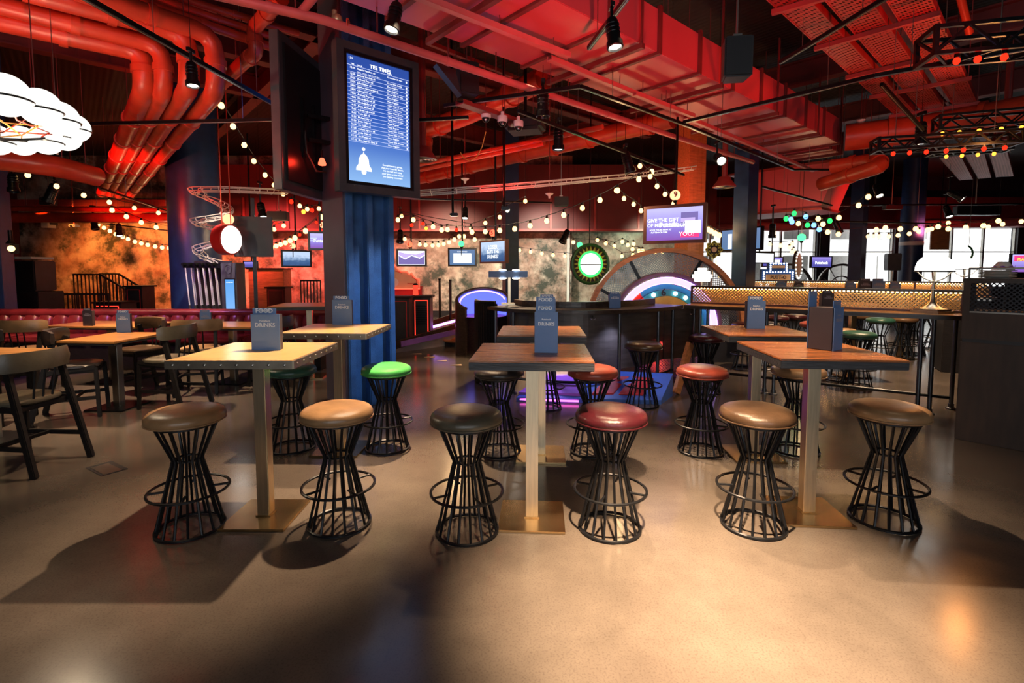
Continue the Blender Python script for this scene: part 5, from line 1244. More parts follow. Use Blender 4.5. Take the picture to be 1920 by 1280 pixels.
duct('narrower red duct section at the far end of the broad duct', cR - .15, (cR - cL) * .8, DZ - .05, .36, sR + .06, sR + .7, .5)
# dark red boxy duct drop behind the blue column
c = D(1478, 362, 12.5); t = thing('air_duct', 'large dark red box duct behind the dark blue column', 'air duct', (c.x, c.y, c.z), AA); MB().add([(-.9, -.6, -.5), (.9, -.6, -.5), (.9, .6, -.5), (-.9, .6, -.5), (-1.0, -.6, .5), (1.25, -.6, .5), (1.25, .6, .5), (-1.0, .6, .5)], [(3, 2, 1, 0), (4, 5, 6, 7), (0, 1, 5, 4), (1, 2, 6, 5), (2, 3, 7, 6), (3, 0, 4, 7)]).build('duct_section', 'red_duct', t); MB().box((0, 0, .52), (2.4, 1.3, .05)).build('flange', 'red_steel', t); MB().box((0, 0, -.5), (1.9, 1.3, .05)).build('flange', 'red_steel', t)
for x_ in (-.8, .8): MB().tube([(x_, 0, .5), (x_, 0, 4.95 - c.z)], .012, 5).build('hanger_rod', 'red_dark', t)

def pipe(label, pts, r, mat='red_pipe', couplings=0, cat='pipe', name='pipe', hang=True, seams=0, group='ceiling pipes'):
    pts = [Vector(q) for q in pts]; o = pts[0].copy(); t = thing(name, label, cat, o, 0, group)
    loc = [q - o for q in pts]
    # round the corners
    out = [loc[0]]
    for i in range(1, len(loc) - 1):
        d0 = (loc[i - 1] - loc[i]); d1 = (loc[i + 1] - loc[i]); k = min(r * 2.2, d0.length * .4, d1.length * .4); a_ = loc[i] + d0.normalized() * k; b_ = loc[i] + d1.normalized() * k
        for u in (0, .33, .67, 1): out.append(a_ * (1 - u) ** 2 + loc[i] * 2 * u * (1 - u) + b_ * u * u)
    out.append(loc[-1])
    MB().tube(out, r, 14).build('run', mat, t, True)
    for i in range(len(loc) - 1):
        d_ = loc[i + 1] - loc[i]; n = max(1, int(d_.length / (couplings or 1e9)))
        for k in range(1, n + 1 if couplings else 1):
            q = loc[i] + d_ * (k / (n + 1)); e_ = d_.normalized() * (.035 if r > .04 else .02)
            MB().tube([q - e_, q + e_], r * 1.16, 14).build('coupling', mat, t, True)
        if hang and d_.length > .6 and abs(d_.normalized().z) < .5:
            for u in (.2, .75):
                q = loc[i] + d_ * u
                if CEIL - (q.z + o.z) > .1: MB().tube([q, (q.x, q.y, CEIL - o.z - .02)], .006, 4).build('hanger_rod', 'red_dark', t)
    return t
# long pipes running in from the upper left; four of them drop and run away to the left wall
for (st, mid, far, z0, z1, r, lab) in [
    ((-60, 24), (272, 168), (190, 362), 3.84, 3.45, .105, 'leftmost of the four red pipes slanting down over the dining corner'),
    ((-60, -6), (308, 170), (205, 364), 3.87, 3.42, .085, 'second from left of the four slanting red pipes'),
    ((40, -20), (356, 162), (222, 366), 3.94, 3.42, .095, 'third from left of the four slanting red pipes'),
    ((140, -20), (406, 170), (242, 368), 3.95, 3.40, .090, 'rightmost of the four slanting red pipes')]:
    q1 = H(*mid, z1); q0 = Vector((q1.x, q1.y, z0)); s0 = H(*st, z0)
    pipe(lab, [s0, q0, q1, H(*far, z1)], r, couplings=1.5)
for (a_, b_, z, r, lab) in [
    ((205, -15), (520, 92), 4.15, .050, 'thin red pipe passing above the slanting pipes'),
    ((255, -15), (540, 78), 4.25, .040, 'second thin red pipe above the slanting pipes'),
    ((300, -15), (560, 62), 4.32, .035, 'uppermost thin red pipe at the upper left')]:
    pipe(lab, [H(*a_, z), H(*b_, z)], r, couplings=1.3)
pipe('red pipe with elbow beside the edge on screen', [H(528, -5, 4.2), H(474, 55, 4.2), H(482, 98, 3.95), H(455, 118, 3.95), H(400, 172, 3.75)], .075, couplings=.8)
pipe('red duct at the far left under the cloud lamp', [H(-30, 295, 2.95), H(100, 310, 2.92), H(180, 331, 2.90)], .14)
pipe('red horizontal pipe above the orange wall', [D(-20, 408, 13.5), D(320, 408, 13.5)], .13)
pipe('thin red horizontal pipe above the orange wall', [D(-20, 391, 13.0), D(330, 394, 13.0)], .06)
# sprinkler pipe crossing in front of the screen
spk = [H(395, -12, 3.5), H(602, 36, 3.5), H(1008, 171, 3.5), H(1240, 248, 3.5), H(1412, 304, 3.5)]
pipe('thin pink red sprinkler pipe crossing in front of the tall screen', spk, .036, 'pink_strut', 1.5, 'sprinkler pipe')
pipe('short red branch pipe rising from the sprinkler pipe', [H(560, 28, 3.52), H(594, -12, 3.6)], .032, 'pink_strut', 0, 'sprinkler pipe')
q = H(632, 44, 3.53); t = thing('valve', 'tarnished valve with red wheel on the sprinkler pipe', 'valve', q); MB().ball((0, 0, .03), .045, 10, 8).tube([(-.02, 0, .03), (-.02, 0, .10)], .02, 8).build('body', 'valve', t, True); MB().ring((.09, 0, .0), .035, .007, 14, 5, Matrix.Rotation(PI / 2, 3, 'Y')).tube([(.04, 0, 0), (.09, 0, 0)], .008, 5).build('hand_wheel', 'cord_red', t, True)
# spiral round ducts in the middle
pipe('long red spiral duct sloping up across the middle of the ceiling', [H(770, 338, 3.88), H(1180, 242, 3.88), H(1262, 222, 3.88)], .15, 'red_pipe', .9, 'air duct')
pipe('red spiral duct turning down to a round diffuser', [H(1020, 148, 3.98), H(860, 222, 3.98), H(793, 246, 3.98), H(793, 285, 3.6)], .15, 'red_pipe', .9, 'air duct')
pipe('pair of thin red conduits, upper one, beneath the spiral duct', [H(770, 312, 3.35), H(1130, 238, 3.35)], .035, 'red_pipe', 1.1)
pipe('pair of thin red conduits, lower one, beneath the spiral duct', [H(770, 322, 3.32), H(1020, 268, 3.32)], .04, 'red_pipe', 1.1)
pipe('dark red round duct behind the hanging trusses', [H(1585, 258, 3.75), H(1760, 238, 3.75), H(1940, 205, 3.75)], .22, 'red_pipe', 1.5, 'air duct')
pipe('red elbow pipe at the far end of the broad duct', [H(1560, 312, 3.35), H(1640, 300, 3.35), H(1655, 310, 3.2), H(1540, 345, 3.1)], .12, 'red_pipe', .8, 'air duct')
pipe('red tube in the top right corner', [H(1800, -8, 4.6), H(1818, 62, 4.3)], .04, 'red_pipe', 0)
for (px, py, Y, r, lab) in [(793, 297, 7.2, .20, 'round louvred diffuser right of the tall screen'), (1358, 349, 9.2, .20, 'round diffuser left of the dark blue column'), (1885, 266, 8.5, .30, 'pale ringed diffuser behind the right truss')]:
    c = D(px, py, Y); t = thing('ceiling_diffuser', lab, 'diffuser', c)
    MB().lathe([(r * .5, .16), (r * .6, .1), (r, .0), (r, -.015), (r * .93, -.015)], 32).build('bell', 'red_steel', t, True)
    for k in range(4): MB().ring((0, 0, -.012), r * (.85 - .22 * k), .012, 32, 6).build('ring_vane', 'steel', t, True)
    MB().tube([(0, 0, .14), (0, 0, 4.98 - c.z)], .05, 8).build('neck', 'red_steel', t, True)
# slotted struts under the duct
def strut(label, a_, b_, w_=.06, mat='pink_strut', slots=True, name='channel_strut', hang=True):
    a_, b_ = Vector(a_), Vector(b_); d_ = b_ - a_; L = d_.length
    t = thing(name, label, 'strut', a_, math.atan2(d_.y, d_.x) - PI / 2)
    MB().box((0, L / 2, 0), (w_, L, .012)).box((-w_ / 2, L / 2, .02), (.008, L, .045)).box((w_ / 2, L / 2, .02), (.008, L, .045)).build('channel', mat, t)
    if slots:
        sl_ = MB().box((0, 0, 0), (.004, .05, .012)).mesh('slot', 'red_dark')
        for k in range(int(L / .11)): inst('slot', sl_, t, (-w_ / 2 - .004, .05 + k * .11, .02))
    if hang:
        for u in (.12, .5, .88): MB().tube([(0, L * u, .0), (0, L * u, CEIL - a_.z - .02)], .006, 4).build('hanger_rod', 'red_dark', t)
    return t
strut('slotted pink strut under the near end of the broad duct', H(770, -8, 3.62), H(1066, 108, 3.62))
strut('slotted pink strut continuing under the broad duct', H(1030, 113, 3.60), H(1262, 208, 3.60))
strut('red strut branching off the sprinkler pipe above the gift advert', H(1190, 178, 3.55), H(1300, 220, 3.55), .05, slots=False)
strut('slotted strut under the far end of the broad duct', H(1285, 222, 3.55), H(1525, 322, 3.55), .05)
strut('red tray carrying the three dome cameras', H(862, 195, 3.35), H(1015, 247, 3.35), .12, 'red_steel')
strut('thin red bar high behind the tall screen', H(800, 82, 4.4), H(960, 145, 4.4), .05, 'red_steel', False)
# perforated cable trays
def tray(label, l0, r0, l1, r1, z, mat='mesh_red'):
    a_, b_, c_, d_ = H(*l0, z), H(*r0, z), H(*r1, z), H(*l1, z); o = a_.copy()
    t = thing('cable_tray', label, 'cable tray', o, 0, 'perforated cable trays')
    uvquad('perforated_bed', mat, [q - o for q in (a_, b_, c_, d_)], t)
    for p_, q_ in ((a_, d_), (b_, c_)): MB().bar(p_ - o + Vector((0, 0, .035)), q_ - o + Vector((0, 0, .035)), .01, .08).build('side_lip', 'red_steel', t)
    return t
TZ_ = 4.0
tray('leftmost of the three perforated red cable trays', (1428, -10), (1508, -10), (1690, 225), (1727, 222), TZ_)
tray('middle one of the three perforated red cable trays', (1538, -10), (1625, -10), (1738, 218), (1777, 212), TZ_)
tray('rightmost of the three perforated red cable trays', (1655, -10), (1742, -10), (1795, 210), (1835, 200), TZ_)
tray('far pale tray, left of three beyond the trusses', (1762, 296), (1800, 292), (1800, 338), (1824, 336), 3.6, 'mesh_red')
tray('far pale tray, middle of three beyond the trusses', (1810, 291), (1845, 288), (1835, 335), (1858, 333), 3.6, 'mesh_red')
tray('far pale tray, right of three beyond the trusses', (1855, 287), (1888, 284), (1868, 332), (1900, 330), 3.6, 'mesh_red')
for i, (a_, b_) in enumerate((((1447, 24), (1560, -8)), ((1527, 92), (1764, 25)), ((1586, 146), (1728, 113)), ((1630, 183), (1822, 146)), ((1667, 219), (1838, 193)))):
    p_, q_ = H(*a_, TZ_ - .03), H(*b_, TZ_ - .03); t = thing('tray_crossbar', 'red crossbar number %s under the perforated trays counted from the top' % ('one', 'two', 'three', 'four', 'five')[i], 'strut', p_)
    MB().bar((0, 0, 0), q_ - p_, .045, .045).build('bar', 'red_steel', t)
    for u in (.03, .97): w2 = (q_ - p_) * u; MB().tube([w2, (w2.x, w2.y, CEIL - p_.z - .02)], .007, 4).build('hanger_rod', 'red_dark', t)

# ================================================================ TRACKS AND SPOTS
def track(label, pts, w_=.035, hang=True, name='light_track'):
    pts = [Vector(q) for q in pts]; o = pts[0]; t = thing(name, label, 'light track', o, 0, 'black light tracks')
    for i in range(len(pts) - 1):
        a_, b_ = pts[i] - o, pts[i + 1] - o
        MB().bar(a_, b_, w_, .035).build('rail', 'black_metal', t); MB().bar(a_ + Vector((0, 0, -.019)), b_ + Vector((0, 0, -.019)), .008, .004).build('conductor', 'steel', t)
        if hang:
            for u in (.25, .8): q = a_.lerp(b_, u); MB().tube([q, (q.x, q.y, CEIL - o.z - .02)], .004, 4).build('hanger_wire', 'steel', t)
    return t
track('long black light track slanting across the upper left pipes', [H(150, -10, 3.3), H(530, 205, 3.3)])
track('black light track running level behind the slanting pipes', [H(172, 232, 3.25), H(528, 224, 3.25)])
track('bent black light track in front of the broad duct', [H(833, 198, 3.40), H(1088, 162, 3.40), H(1290, 236, 3.40), H(1488, 318, 3.30), H(1602, 318, 3.30)])
track('black light track below the dome cameras', [H(972, 208, 3.22), H(1282, 328, 3.22)])
track('short black light track over the second spotlight', [H(1104, 90, 3.55), H(1180, -10, 3.55)])
track('long black pole crossing in front of the cable trays', [H(1282, 229, 3.42), H(1640, 142, 3.42), H(1940, 88, 3.42)], .045)
track('black cable track hanging in front of the perforated trays', [H(1463, 117, 3.7), H(1668, -8, 3.7)])
track('short black bar beside the round diffuser', [H(770, 226, 3.3), H(878, 220, 3.3)])
track('thin pale bar below the large dark red duct', [H(1430, 350, 3.0), H(1560, 385, 3.0)], .03)
track('black track above the orange wall string lights', [H(190, 353, 3.0), H(332, 402, 3.0)], .03)
track('thin black rail along the top of the orange wall', [D(135, 413, 14.5), D(325, 433, 14.5)], .03)
track('dark bar over the drop rods in the centre', [H(770, 372, 3.0), H(1035, 380, 3.0)], .03)
track('black rail in front of the window soffit', [D(1430, 386, 12.5), D(1930, 382, 12.5)], .03)
track('black rail lower in front of the windows', [D(1480, 412, 13.5), D(1780, 420, 13.5)], .03)
track('diagonal silver bar left of the end truss', [H(1653, 158, 3.35), H(1730, 243, 3.1)], .03)

def spot(label, px, py, Y, s=1.0, aim=(0, 0, -1), lit=True, up=.10, lens='lens_white'):
    c = D(px, py, Y); t = thing('spotlight', label, 'spotlight', c, 0, 'black spotlights')
    d_ = Vector(aim).normalized(); rot = Vector((0, 0, -1)).rotation_difference(d_).to_matrix()
    MB().lathe([(.001, .17 * s), (.035 * s, .17 * s), (.045 * s, .15 * s), (.047 * s, .0), (.058 * s, -.005 * s), (.060 * s, -.045 * s), (.050 * s, -.05 * s), (.044 * s, -.02 * s), (.001, -.018 * s)], 20, (0, 0, 0), rot).build('can', 'black_metal', t, True)
    for k in range(3): MB().ring(rot @ Vector((0, 0, (.12 - .03 * k) * s)), .048 * s, .004 * s, 20, 5, rot).build('cooling_fin', 'black_metal', t, True)
    MB().lathe([(.001, 0), (.043 * s, 0), (.043 * s, -.006 * s), (.001, -.010 * s)], 18, rot @ Vector((0, 0, -.03 * s)), rot).build('lens', lens if lit else 'chrome', t, True)
    top = rot @ Vector((0, 0, .16 * s)); MB().tube([top, top + Vector((0, 0, up))], .012 * s, 8).build('stem', 'black_metal', t, True)
    MB().box(top + Vector((0, 0, up)), (.03 * s, .09 * s, .03 * s)).build('adapter', 'black_metal', t)
    MB().tube([top + Vector((0, 0, up)), (top.x, top.y, CEIL - c.z - .01)], .003, 4).build('hanger_wire', 'black_metal', t)
    return t
spot('black spotlight at the top edge over the tall screen', 736, 46, 3.9, 1.0, (-.18, -.2, -1), up=.9)
spot('black spotlight hung before the broad duct', 1152, 78, 3.75, 1.0, (.12, -.15, -1))
spot('black spotlight on the slanting left track', 361, 152, 4.0, .85, (.1, -.1, -1))
spot('black spotlight below the dome cameras', 1047, 272, 6.3, 1.25)
spot('black spotlight near the projector', 1018, 208, 5.6, 1.3, (0, 0, -1), False)
spot('black spotlight at the string light knot', 1180, 315, 7.4, 1.4, (.3, 0, -1), False)
spot('starry bright spotlight left of the dark blue column', 1351, 300, 7.2, 1.2, (-.1, -1, -.5), up=.2)
spot('black spotlight at the end of the silver bar by the truss', 1726, 262, 6.6, 1.3, up=.12)
spot('tiny lit spot behind the drop rods', 872, 405, 9.0, 1.0, (0, -.4, -1), up=.25)
spot('tiny lit spot at the tip of the right drop rod', 950, 393, 8.6, .8, (.5, -.6, -.4))
spot('black bell spot over the mauve mountain screen', 750, 450, 11.0, 1.3, (0, -.2, -1), False, .5)
spot('black spot above the tilted pale screen', 492, 402, 9.6, 1.4, (.3, -.3, -1), True, .4)
spot('black spot on the lower left wall rail', 178, 425, 13.5, 1.6, (.3, -.2, -1), False, .3)
spot('second spot in the middle of the left wall rail', 224, 438, 13.5, 1.5, (.2, -.2, -1), True, .3)
spot('lit spot under the right window soffit', 1779, 402, 12.0, 1.4, (0, -.5, -1), True, .3)
spot('lit spot right of the large dark red duct', 1648, 363, 9.5, 1.2, (0, -.6, -1), True, .3)
spot('lit spot further right on the far rail', 1800, 370, 9.8, 1.3, (.5, -.6, -.6), True, .3)
spot('black spot in front of the mottled wall centre', 1056, 450, 13.0, 1.7, (-.5, -.2, -1), False, .4)
spot('black spot beside the green coloured bulbs', 1448, 440, 11.0, 1.4, (0, 0, -1), False, .4)
spot('dark spot hanging before the far blue column', 1573, 432, 13.0, 1.5, (.5, 0, -1), False, .4)
spot('dim spot high on the far left bulkhead', 92, 372, 9.0, 1.6, (-.3, -.2, -1), False, .3)
spot('dim spot on the far left bulkhead near the picture edge', 25, 352, 7.8, 1.3, (.2, -.2, -1), False, .3)
for (px, py0, py1, Y, lab) in [(849, 250, 400, 7.6, 'left of the two long black drop rods'), (945, 242, 388, 7.3, 'right of the two long black drop rods')]:
    a_, b_ = D(px, py0, Y), D(px, py1, Y); t = thing('drop_rod', lab, 'rod', b_); MB().tube([(0, 0, 0), (0, 0, CEIL - b_.z - .02)], .018, 8).build('rod', 'black_metal', t, True); MB().box((.02, -.02, -.02), (.12, .06, .05)).build('head', 'black_metal', t, bevel=.01)
for i, (px, py) in enumerate(((911, 218), (942, 226), (972, 235))):
    c = D(px, py, 6.0); t = thing('dome_camera', '%s of the three white dome security cameras' % ('leftmost', 'middle', 'rightmost')[i], 'camera', c, 0, 'dome cameras'); MB().lathe([(.055, .05), (.058, .045), (.058, -.01), (.052, -.02)], 20).build('housing', 'white_plastic', t, True); MB().lathe([(.046, -.018), (.042, -.045), (.025, -.065), (.001, -.072)], 18).build('dome', 'black_metal', t, True); MB().ball((0, -.03, -.045), .018, 10, 6).build('lens', 'chrome', t, True)
    MB().tube([(0, 0, .05), (0, 0, .10)], .02, 8).build('stem', 'white_plastic', t, True); MB().tube([(0, 0, .09), (0, 0, CEIL - c.z - .01)], .003, 4).build('hanger_wire', 'red_dark', t)
c = D(985, 238, 6.4); t = thing('projector', 'black projector hung behind the dome cameras', 'projector', c, R(-15)); MB().box((0, 0, 0), (.46, .36, .14)).build('body', 'black_paint', t, bevel=.04); MB().lathe([(.001, 0), (.05, 0), (.05, .02), (.001, .025)], 16, (-.12, -.18, 0), rx_).build('lens', 'chrome', t, True); MB().tube([(0, 0, .06), (0, 0, CEIL - c.z - .02)], .02, 8).build('drop_pole', 'black_metal', t, True)
def speaker(label, px, py, Y, w_, h_, d_, rz, tiltpole=True, mat='black_paint'):
    c = D(px, py, Y); t = thing('loudspeaker', label, 'loudspeaker', c, rz, 'hung loudspeakers'); k = .82
    MB().add([(-w_ / 2, -d_ / 2, -h_ / 2), (w_ / 2, -d_ / 2, -h_ / 2), (w_ / 2 * k, d_ / 2, -h_ / 2), (-w_ / 2 * k, d_ / 2, -h_ / 2), (-w_ / 2, -d_ / 2, h_ / 2), (w_ / 2, -d_ / 2, h_ / 2), (w_ / 2 * k, d_ / 2, h_ / 2), (-w_ / 2 * k, d_ / 2, h_ / 2)], [(3, 2, 1, 0), (4, 5, 6, 7), (0, 1, 5, 4), (1, 2, 6, 5), (2, 3, 7, 6), (3, 0, 4, 7)]).build('cabinet', mat, t, bevel=.012)
    uvquad('grille', 'mesh_fine', [(-w_ * .46, -d_ / 2 - .006, -h_ * .46), (w_ * .46, -d_ / 2 - .006, -h_ * .46), (w_ * .46, -d_ / 2 - .006, h_ * .46), (-w_ * .46, -d_ / 2 - .006, h_ * .46)], t)
    MB().tube([(0, 0, h_ / 2 - .01), (0, 0, CEIL - c.z - .02)], .009, 6).build('hanger_rod', 'steel', t); MB().box((0, 0, h_ / 2 + .015), (.06, .06, .03)).build('yoke', 'steel', t)
speaker('black loudspeaker hanging in front of the broad duct', 1380, 112, 3.85, .20, .29, .16, R(-8))
speaker('black loudspeaker box over the pink wall', 523, 405, 9.5, .36, .16, .25, R(5))
speaker('dark loudspeaker in the gloom right of the tall screen', 875, 150, 5.6, .22, .34, .2, R(25))
speaker('dark loudspeaker left of the gift advert screen', 1052, 378, 10.0, .28, .18, .2, R(0))
speaker('slim black loudspeaker under the right soffit', 1672, 389, 12.0, .40, .10, .2, R(0))
speaker('wide dark loudspeaker box under the right window soffit', 1828, 395, 14.5, 1.25, .26, .3, R(0))
speaker('small black loudspeaker at the far left bulkhead', 92, 378, 10.0, .22, .14, .2, R(0))
t = thing('wedge_panel', 'folded dark panel hanging beside the loudspeaker near the tall screen', 'panel', D(845, 148, 5.2), R(30)); MB().add([(-.15, 0, .12), (.05, 0, .10), (.12, 0, -.14), (-.15, .1, .12), (.05, .1, .10), (.12, .1, -.14)], [(0, 1, 2), (5, 4, 3), (0, 3, 4, 1), (1, 4, 5, 2), (2, 5, 3, 0)]).build('panel', 'dark_panel', t); MB().tube([(0, .05, .08), (0, .05, 1.4)], .01, 5).build('hanger_rod', 'red_dark', t)
for (px, py, lab) in ((872, 338, 'pale cone detector below the red conduits'), (1030, 366, 'pale cone detector above the centre string lights'), (107, 284, 'pale cone detector below the cloud lamp'), (1614, 229, 'pale detector on the deck near the trays')):
    Y = 8.5 if px != 107 else 8.0; c = D(px, py, Y); t = thing('detector', lab, 'detector', c); MB().lathe([(.07, .03), (.06, .015), (.02, -.01), (.015, -.05), (.001, -.05)], 14).build('cone', 'white_plastic', t, True); MB().tube([(0, 0, .02), (0, 0, CEIL - c.z - .02)], .008, 5).build('stem', 'red_dark', t)
t = thing('cable_loop', 'loose orange cable drooping under the red conduits', 'cable', D(857, 275, 6.4)); o = t.location.copy(); MB().tube([D(*q, 6.4) - o for q in ((863, 285), (870, 297), (882, 302), (894, 294), (904, 275), (911, 247))], .006, 6).build('cord', 'cord_orange', t, True); q = D(911, 247, 6.4) - o; MB().tube([q, (q.x, q.y, CEIL - o.z - .01)], .004, 4).build('hanger_wire', 'red_dark', t)
# red exit style lamp at the blue column
c = D(604, 306, 5.6); t = thing('indicator_lamp', 'small glowing red indicator on the blue column', 'lamp', c); MB().lathe([(.001, .06), (.02, .055), (.042, .0), (.04, -.02), (.001, -.03)], 14).build('globe', 'globe_red', t, True); MB().tube([(0, 0, .05), (0, 0, .14)], .012, 6).build('stem', 'black_metal', t); light('POINT', (c.x, c.y - .08, c.z), 2.0, RED, .03)

# ================================================================ TRUSSES
def truss(label, pa, pb, w_, h_, bulbs, bmat, name='lighting_truss'):
    pa, pb = Vector(pa), Vector(pb); d_ = pb - pa; L = d_.length; t = thing(name, label, 'truss', pa, math.atan2(d_.y, d_.x), 'black lighting trusses')
    for (y_, z_) in ((-w_ / 2, 0), (w_ / 2, 0), (-w_ / 2, h_), (w_ / 2, h_)): MB().box((L / 2, y_, z_), (L, .028, .028)).build('chord', 'black_metal', t)
    n = max(4, round(L / (h_ * 1.1))); wb = MB()
    for i in range(n):
        x0, x1 = L * i / n, L * (i + 1) / n; z0, z1 = (0, h_) if i % 2 == 0 else (h_, 0)
        for y_ in (-w_ / 2, w_ / 2): wb.bar((x0, y_, z0), (x1, y_, z1), .018, .018, (0, 1, 0))
        wb.bar((x0, -w_ / 2, 0), (x1, w_ / 2, 0), .018, .018) if i % 2 == 0 else wb.bar((x0, w_ / 2, 0), (x1, -w_ / 2, 0), .018, .018)
    wb.build('web', 'black_metal', t)
    for x_ in (0, L):
        e_ = MB()
        for y_ in (-w_ / 2, w_ / 2): e_.box((x_, y_, h_ / 2), (.03, .035, h_ + .03))
        for z_ in (0, h_): e_.box((x_, 0, z_), (.03, w_ + .03, .035))
        e_.bar((x_, -w_ / 2, 0), (x_, w_ / 2, h_), .02, .02).build('end_frame', 'black_metal', t)
    for u in bulbs:
        b_ = MB().ball((L * u, -w_ * .3, -.055), .024, 12, 8, 1.2).build('bulb', bmat, t, True); MB().lathe([(.02, 0), (.016, .045)], 8, (L * u, -w_ * .3, -.03)).build('socket', 'black_metal', b_, True)
    for u in (.15, .85): MB().tube([(L * u, 0, h_), (L * u, 0, CEIL - pa.z - .02)], .005, 4).build('hanger_wire', 'steel', t)
truss('black box truss with red bulbs in the upper right', D(1735, 113, 4.2), D(1975, 128, 4.0), .28, .20, (.2, .36, .56, .74), 'bulb_red')
truss('black truss with red bulbs crossing behind the silver bar', D(1640, 284, 6.6), D(1905, 268, 6.2), .25, .14, (.12, .24, .36, .50, .62, .76, .9), 'bulb_red')
truss('black truss with amber bulbs at the right edge', D(1755, 246, 6.8), D(1960, 244, 6.4), .25, .17, (.04, .2, .38, .58, .76), 'bulb_orange')
truss('lowest black truss with amber bulbs at the right', D(1742, 290, 7.6), D(1890, 272, 7.3), .22, .10, (.2, .4, .6, .8), 'bulb_orange')
light('POINT', (D(1840, 262, 6.2).x, 6.1, 3.0), 30, (1, .35, .08), .05)

# ================================================================ CLOUD LAMP
GL = [(10, 178, 38), (75, 201, 33), (112, 222, 30), (139, 240, 25), (122, 256, 25), (86, 262, 26), (40, 264, 26), (-8, 262, 27), (-52, 250, 29), (-80, 225, 33), (-62, 195, 37)]
GP = [D(x_, y_, .128 * 945 / r_) for x_, y_, r_ in GL]; c = sum(GP, Vector()) / len(GP)
t = thing('cloud_chandelier', 'ring chandelier of clustered white glowing globes at the left edge', 'chandelier', c)
gm = MB().ball((0, 0, 0), .128, 24, 16).mesh('globe', 'cloud_white', True); bm_ = MB().ring((0, 0, -.025), .128, .0075, 32, 5).mesh('band', 'black_metal', True)
for q in GP: g_ = inst('globe', gm, t, q - c); inst('band', bm_, g_)
for k in (.80, .74): MB().tube([Vector(((q - c).x * k, (q - c).y * k, (q - c).z * k - .02)) for q in GP], .010, 6, True).build('ring_frame', 'black_metal', t, True)
for i in range(0, 11, 2): q = (GP[i] - c) * .78; MB().tube([q, q * .5 + Vector((0, 0, -.03)), (GP[(i + 4) % 11] - c) * .6, (GP[(i + 5) % 11] - c) * .78], .006, 5).build('cord', 'cord_orange' if i % 4 else 'cord_red', t, True)
for i in (1, 4, 7): q = (GP[i] - c) * .8; MB().tube([q, (q.x, q.y, CEIL - c.z - .02)], .004, 5).build('suspension_cable', 'steel', t)
light('POINT', (c.x + .1, c.y, c.z - .25), 45, (1, .78, .5), .10)

# ================================================================ STRING LIGHTS
BULB = {}
def string(label, pts, Y0, Y1, r=.032, mat='bulb', mats=None, drop=.05):
    n = len(pts); P = [D(px, py, Y0 + (Y1 - Y0) * (i / max(1, n - 1))) for i, (px, py) in enumerate(pts)]
    o = P[0].copy(); t = thing('string_light', label, 'string lights', o, 0, 'string lights')
    cab = []
    for i, q in enumerate(P):
        cab.append(q - o + Vector((0, 0, drop + r)))
        if i < n - 1: cab.append((q + P[i + 1]) / 2 - o + Vector((0, 0, drop + r - .012)))
    MB().tube(cab, .006, 5).build('cable', 'black_paint', t, True)
    for q in (cab[0], cab[-1]): MB().tube([q, (q.x, q.y, CEIL - o.z - .01)], .0025, 4).build('hanger_wire', 'black_metal', t)
    for i, q in enumerate(P):
        mt = mats[i % len(mats)] if mats else mat; key = (mt, round(r, 3))
        if key not in BULB: BULB[key] = (MB().lathe([(.001, -r * 1.1), (r * .7, -r * .85), (r, -r * .1), (r * .8, r * .6), (r * .45, r * 1.05), (.001, r * 1.1)], 12).mesh('bulb', mt, True), MB().lathe([(r * .5, r * .9), (r * .5, r * .9 + drop * .8), (r * .2, r + drop)], 8).mesh('socket', 'black_paint', True))
        b_ = inst('bulb', BULB[key][0], t, q - o); inst('socket', BULB[key][1], b_)
    return t
string('bulb string falling steeply from the slanting pipes to the ball track', [(415, 198), (437, 237), (458, 272), (476, 302), (497, 328), (514, 347), (531, 364)], 6.2, 9.0, .036)
string('bulb string sagging across the far left bulkhead', [(2, 306), (52, 328), (106, 349), (157, 366), (205, 379), (252, 390), (297, 399)], 7.5, 10.5, .04)
string('short bulb string joining the left bulkhead to the orange wall', [(210, 394), (237, 406), (265, 417), (293, 426), (321, 432)], 11.5, 12, .05)
string('bulb string hanging in front of the orange wall', [(172, 414), (184, 421), (195, 427), (206, 433), (217, 439), (230, 444), (240, 448), (253, 453), (265, 456), (277, 459), (291, 462), (304, 464), (317, 465), (330, 467)], 15.5, 14.5, .055)
string('bulb string rising across the pink wall to the ribbed column', [(486, 465), (494, 465), (502, 464), (510, 463), (518, 461), (526, 458), (535, 455), (544, 451), (553, 446), (573, 433), (603, 407)], 13.5, 9.5, .05)
string('bulb string above the pink wall near the lightbox', [(453, 412), (481, 443), (491, 427), (514, 430), (532, 423)], 10, 10, .04)
string('red and amber bulb string close to the blue column', [(546, 378), (562, 386), (569, 397), (576, 392), (585, 394), (598, 391)], 8.5, 8.8, .035, mats=['bulb_red', 'bulb', 'bulb_orange', 'bulb'])
string('red bulb string above the pink wall', [(519, 407), (518, 418), (498, 438), (562, 440), (593, 417)], 10.5, 10.5, .03, 'bulb_red')
string('long bulb string swooping from the blue column up to the gift advert', [(746, 412), (775, 412), (812, 425), (828, 431), (839, 430), (885, 435), (910, 434), (937, 432), (965, 429), (994, 423), (1025, 414), (1057, 403), (1092, 390), (1125, 375), (1158, 357), (1198, 336), (1222, 322)], 9.0, 7.6, .04)
string('bulb string dropping from the knot towards the gift advert', [(1200, 311), (1219, 331), (1232, 349), (1247, 364), (1263, 382)], 7.5, 7.6, .034)
string('short bulb string under the knot', [(1155, 357), (1170, 372), (1188, 383), (1202, 395)], 8.2, 7.9, .034)
string('upper bulb string behind the drop rods', [(753, 405), (883, 428), (910, 418), (937, 407), (950, 393), (985, 377)], 9.5, 9.0, .036)
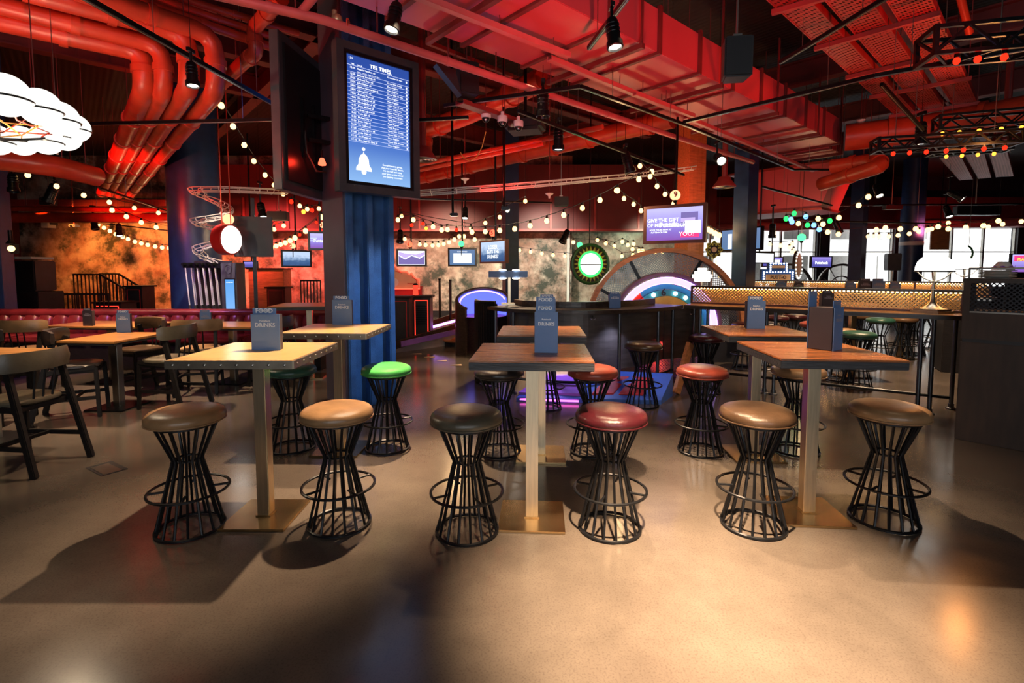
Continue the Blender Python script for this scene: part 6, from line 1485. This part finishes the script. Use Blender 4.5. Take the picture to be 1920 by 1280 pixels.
string('bulb string sagging above the mauve mountain screen', [(749, 442), (759, 448), (787, 458), (798, 459), (811, 460), (822, 459), (832, 457), (842, 454), (852, 449), (861, 443), (870, 443), (890, 449)], 13.5, 12.5, .05)
string('red bulb string above the mauve mountain screen', [(772, 422), (793, 419), (799, 428), (856, 431)], 10, 10, .034, mats=['bulb_red', 'bulb_red', 'bulb_orange', 'bulb_red'])
string('sparse bulb string across the mottled wall behind the slim column', [(974, 469), (995, 472), (1016, 475), (1037, 478), (1059, 480), (1081, 481)], 15, 14, .05)
string('bulb string behind the neon arch', [(1075, 454), (1136, 456), (1152, 461), (1167, 453), (1177, 459), (1188, 457), (1186, 467), (1198, 470), (1205, 470)], 13, 13, .05)
string('lower bulb string behind the neon arch', [(1120, 450), (1166, 480), (1187, 478), (1229, 473), (1241, 472)], 13, 12, .045)
string('bulb string between the gift advert and the blue column', [(1328, 430), (1333, 433), (1340, 437), (1348, 441)], 10, 9.5, .05)
string('green and blue coloured bulb string right of the blue column', [(1474, 410), (1483, 411), (1485, 416), (1489, 400), (1511, 406), (1514, 422), (1526, 422), (1536, 430), (1556, 414)], 11, 11, .05, mats=['bulb_green', 'bulb_blue', 'bulb_blue', 'bulb_green', 'bulb_blue', 'bulb_green', 'bulb_blue', 'bulb_blue', 'bulb_green'])
string('white bulb string mixed among the coloured bulbs', [(1497, 419), (1534, 410), (1543, 420), (1573, 408), (1610, 385), (1628, 369)], 11, 10, .05)
string('bulb string crossing in front of the right soffit', [(1552, 435), (1572, 439), (1643, 431), (1660, 427), (1688, 429), (1717, 429), (1740, 431), (1759, 425), (1778, 429), (1811, 426), (1844, 423), (1872, 414)], 12, 12, .055)
string('second bulb string tangled in front of the right soffit', [(1628, 443), (1638, 443), (1648, 443), (1666, 443), (1684, 441), (1705, 438), (1723, 434), (1747, 429), (1778, 418), (1853, 425), (1880, 420), (1915, 415)], 13, 12.5, .05)
string('far bulb string glinting before the street windows', [(1443, 458), (1464, 460), (1486, 457), (1480, 464), (1488, 469), (1485, 473)], 15, 15, .06)
# warm glow given by the bulb strings
for q in ((-1.0, 8.6, 2.2), (1.6, 7.6, 2.5), (6.5, 11.0, 2.4), (-9.5, 13.5, 2.0), (3.4, 9.6, 2.3), (-4.6, 9.2, 2.2)): light('POINT', q, 22, (1, .62, .3), .08)
if any(v > 1 for v in LABELS.values()): print('DUP LABELS', [k for k, v in LABELS.items() if v > 1])
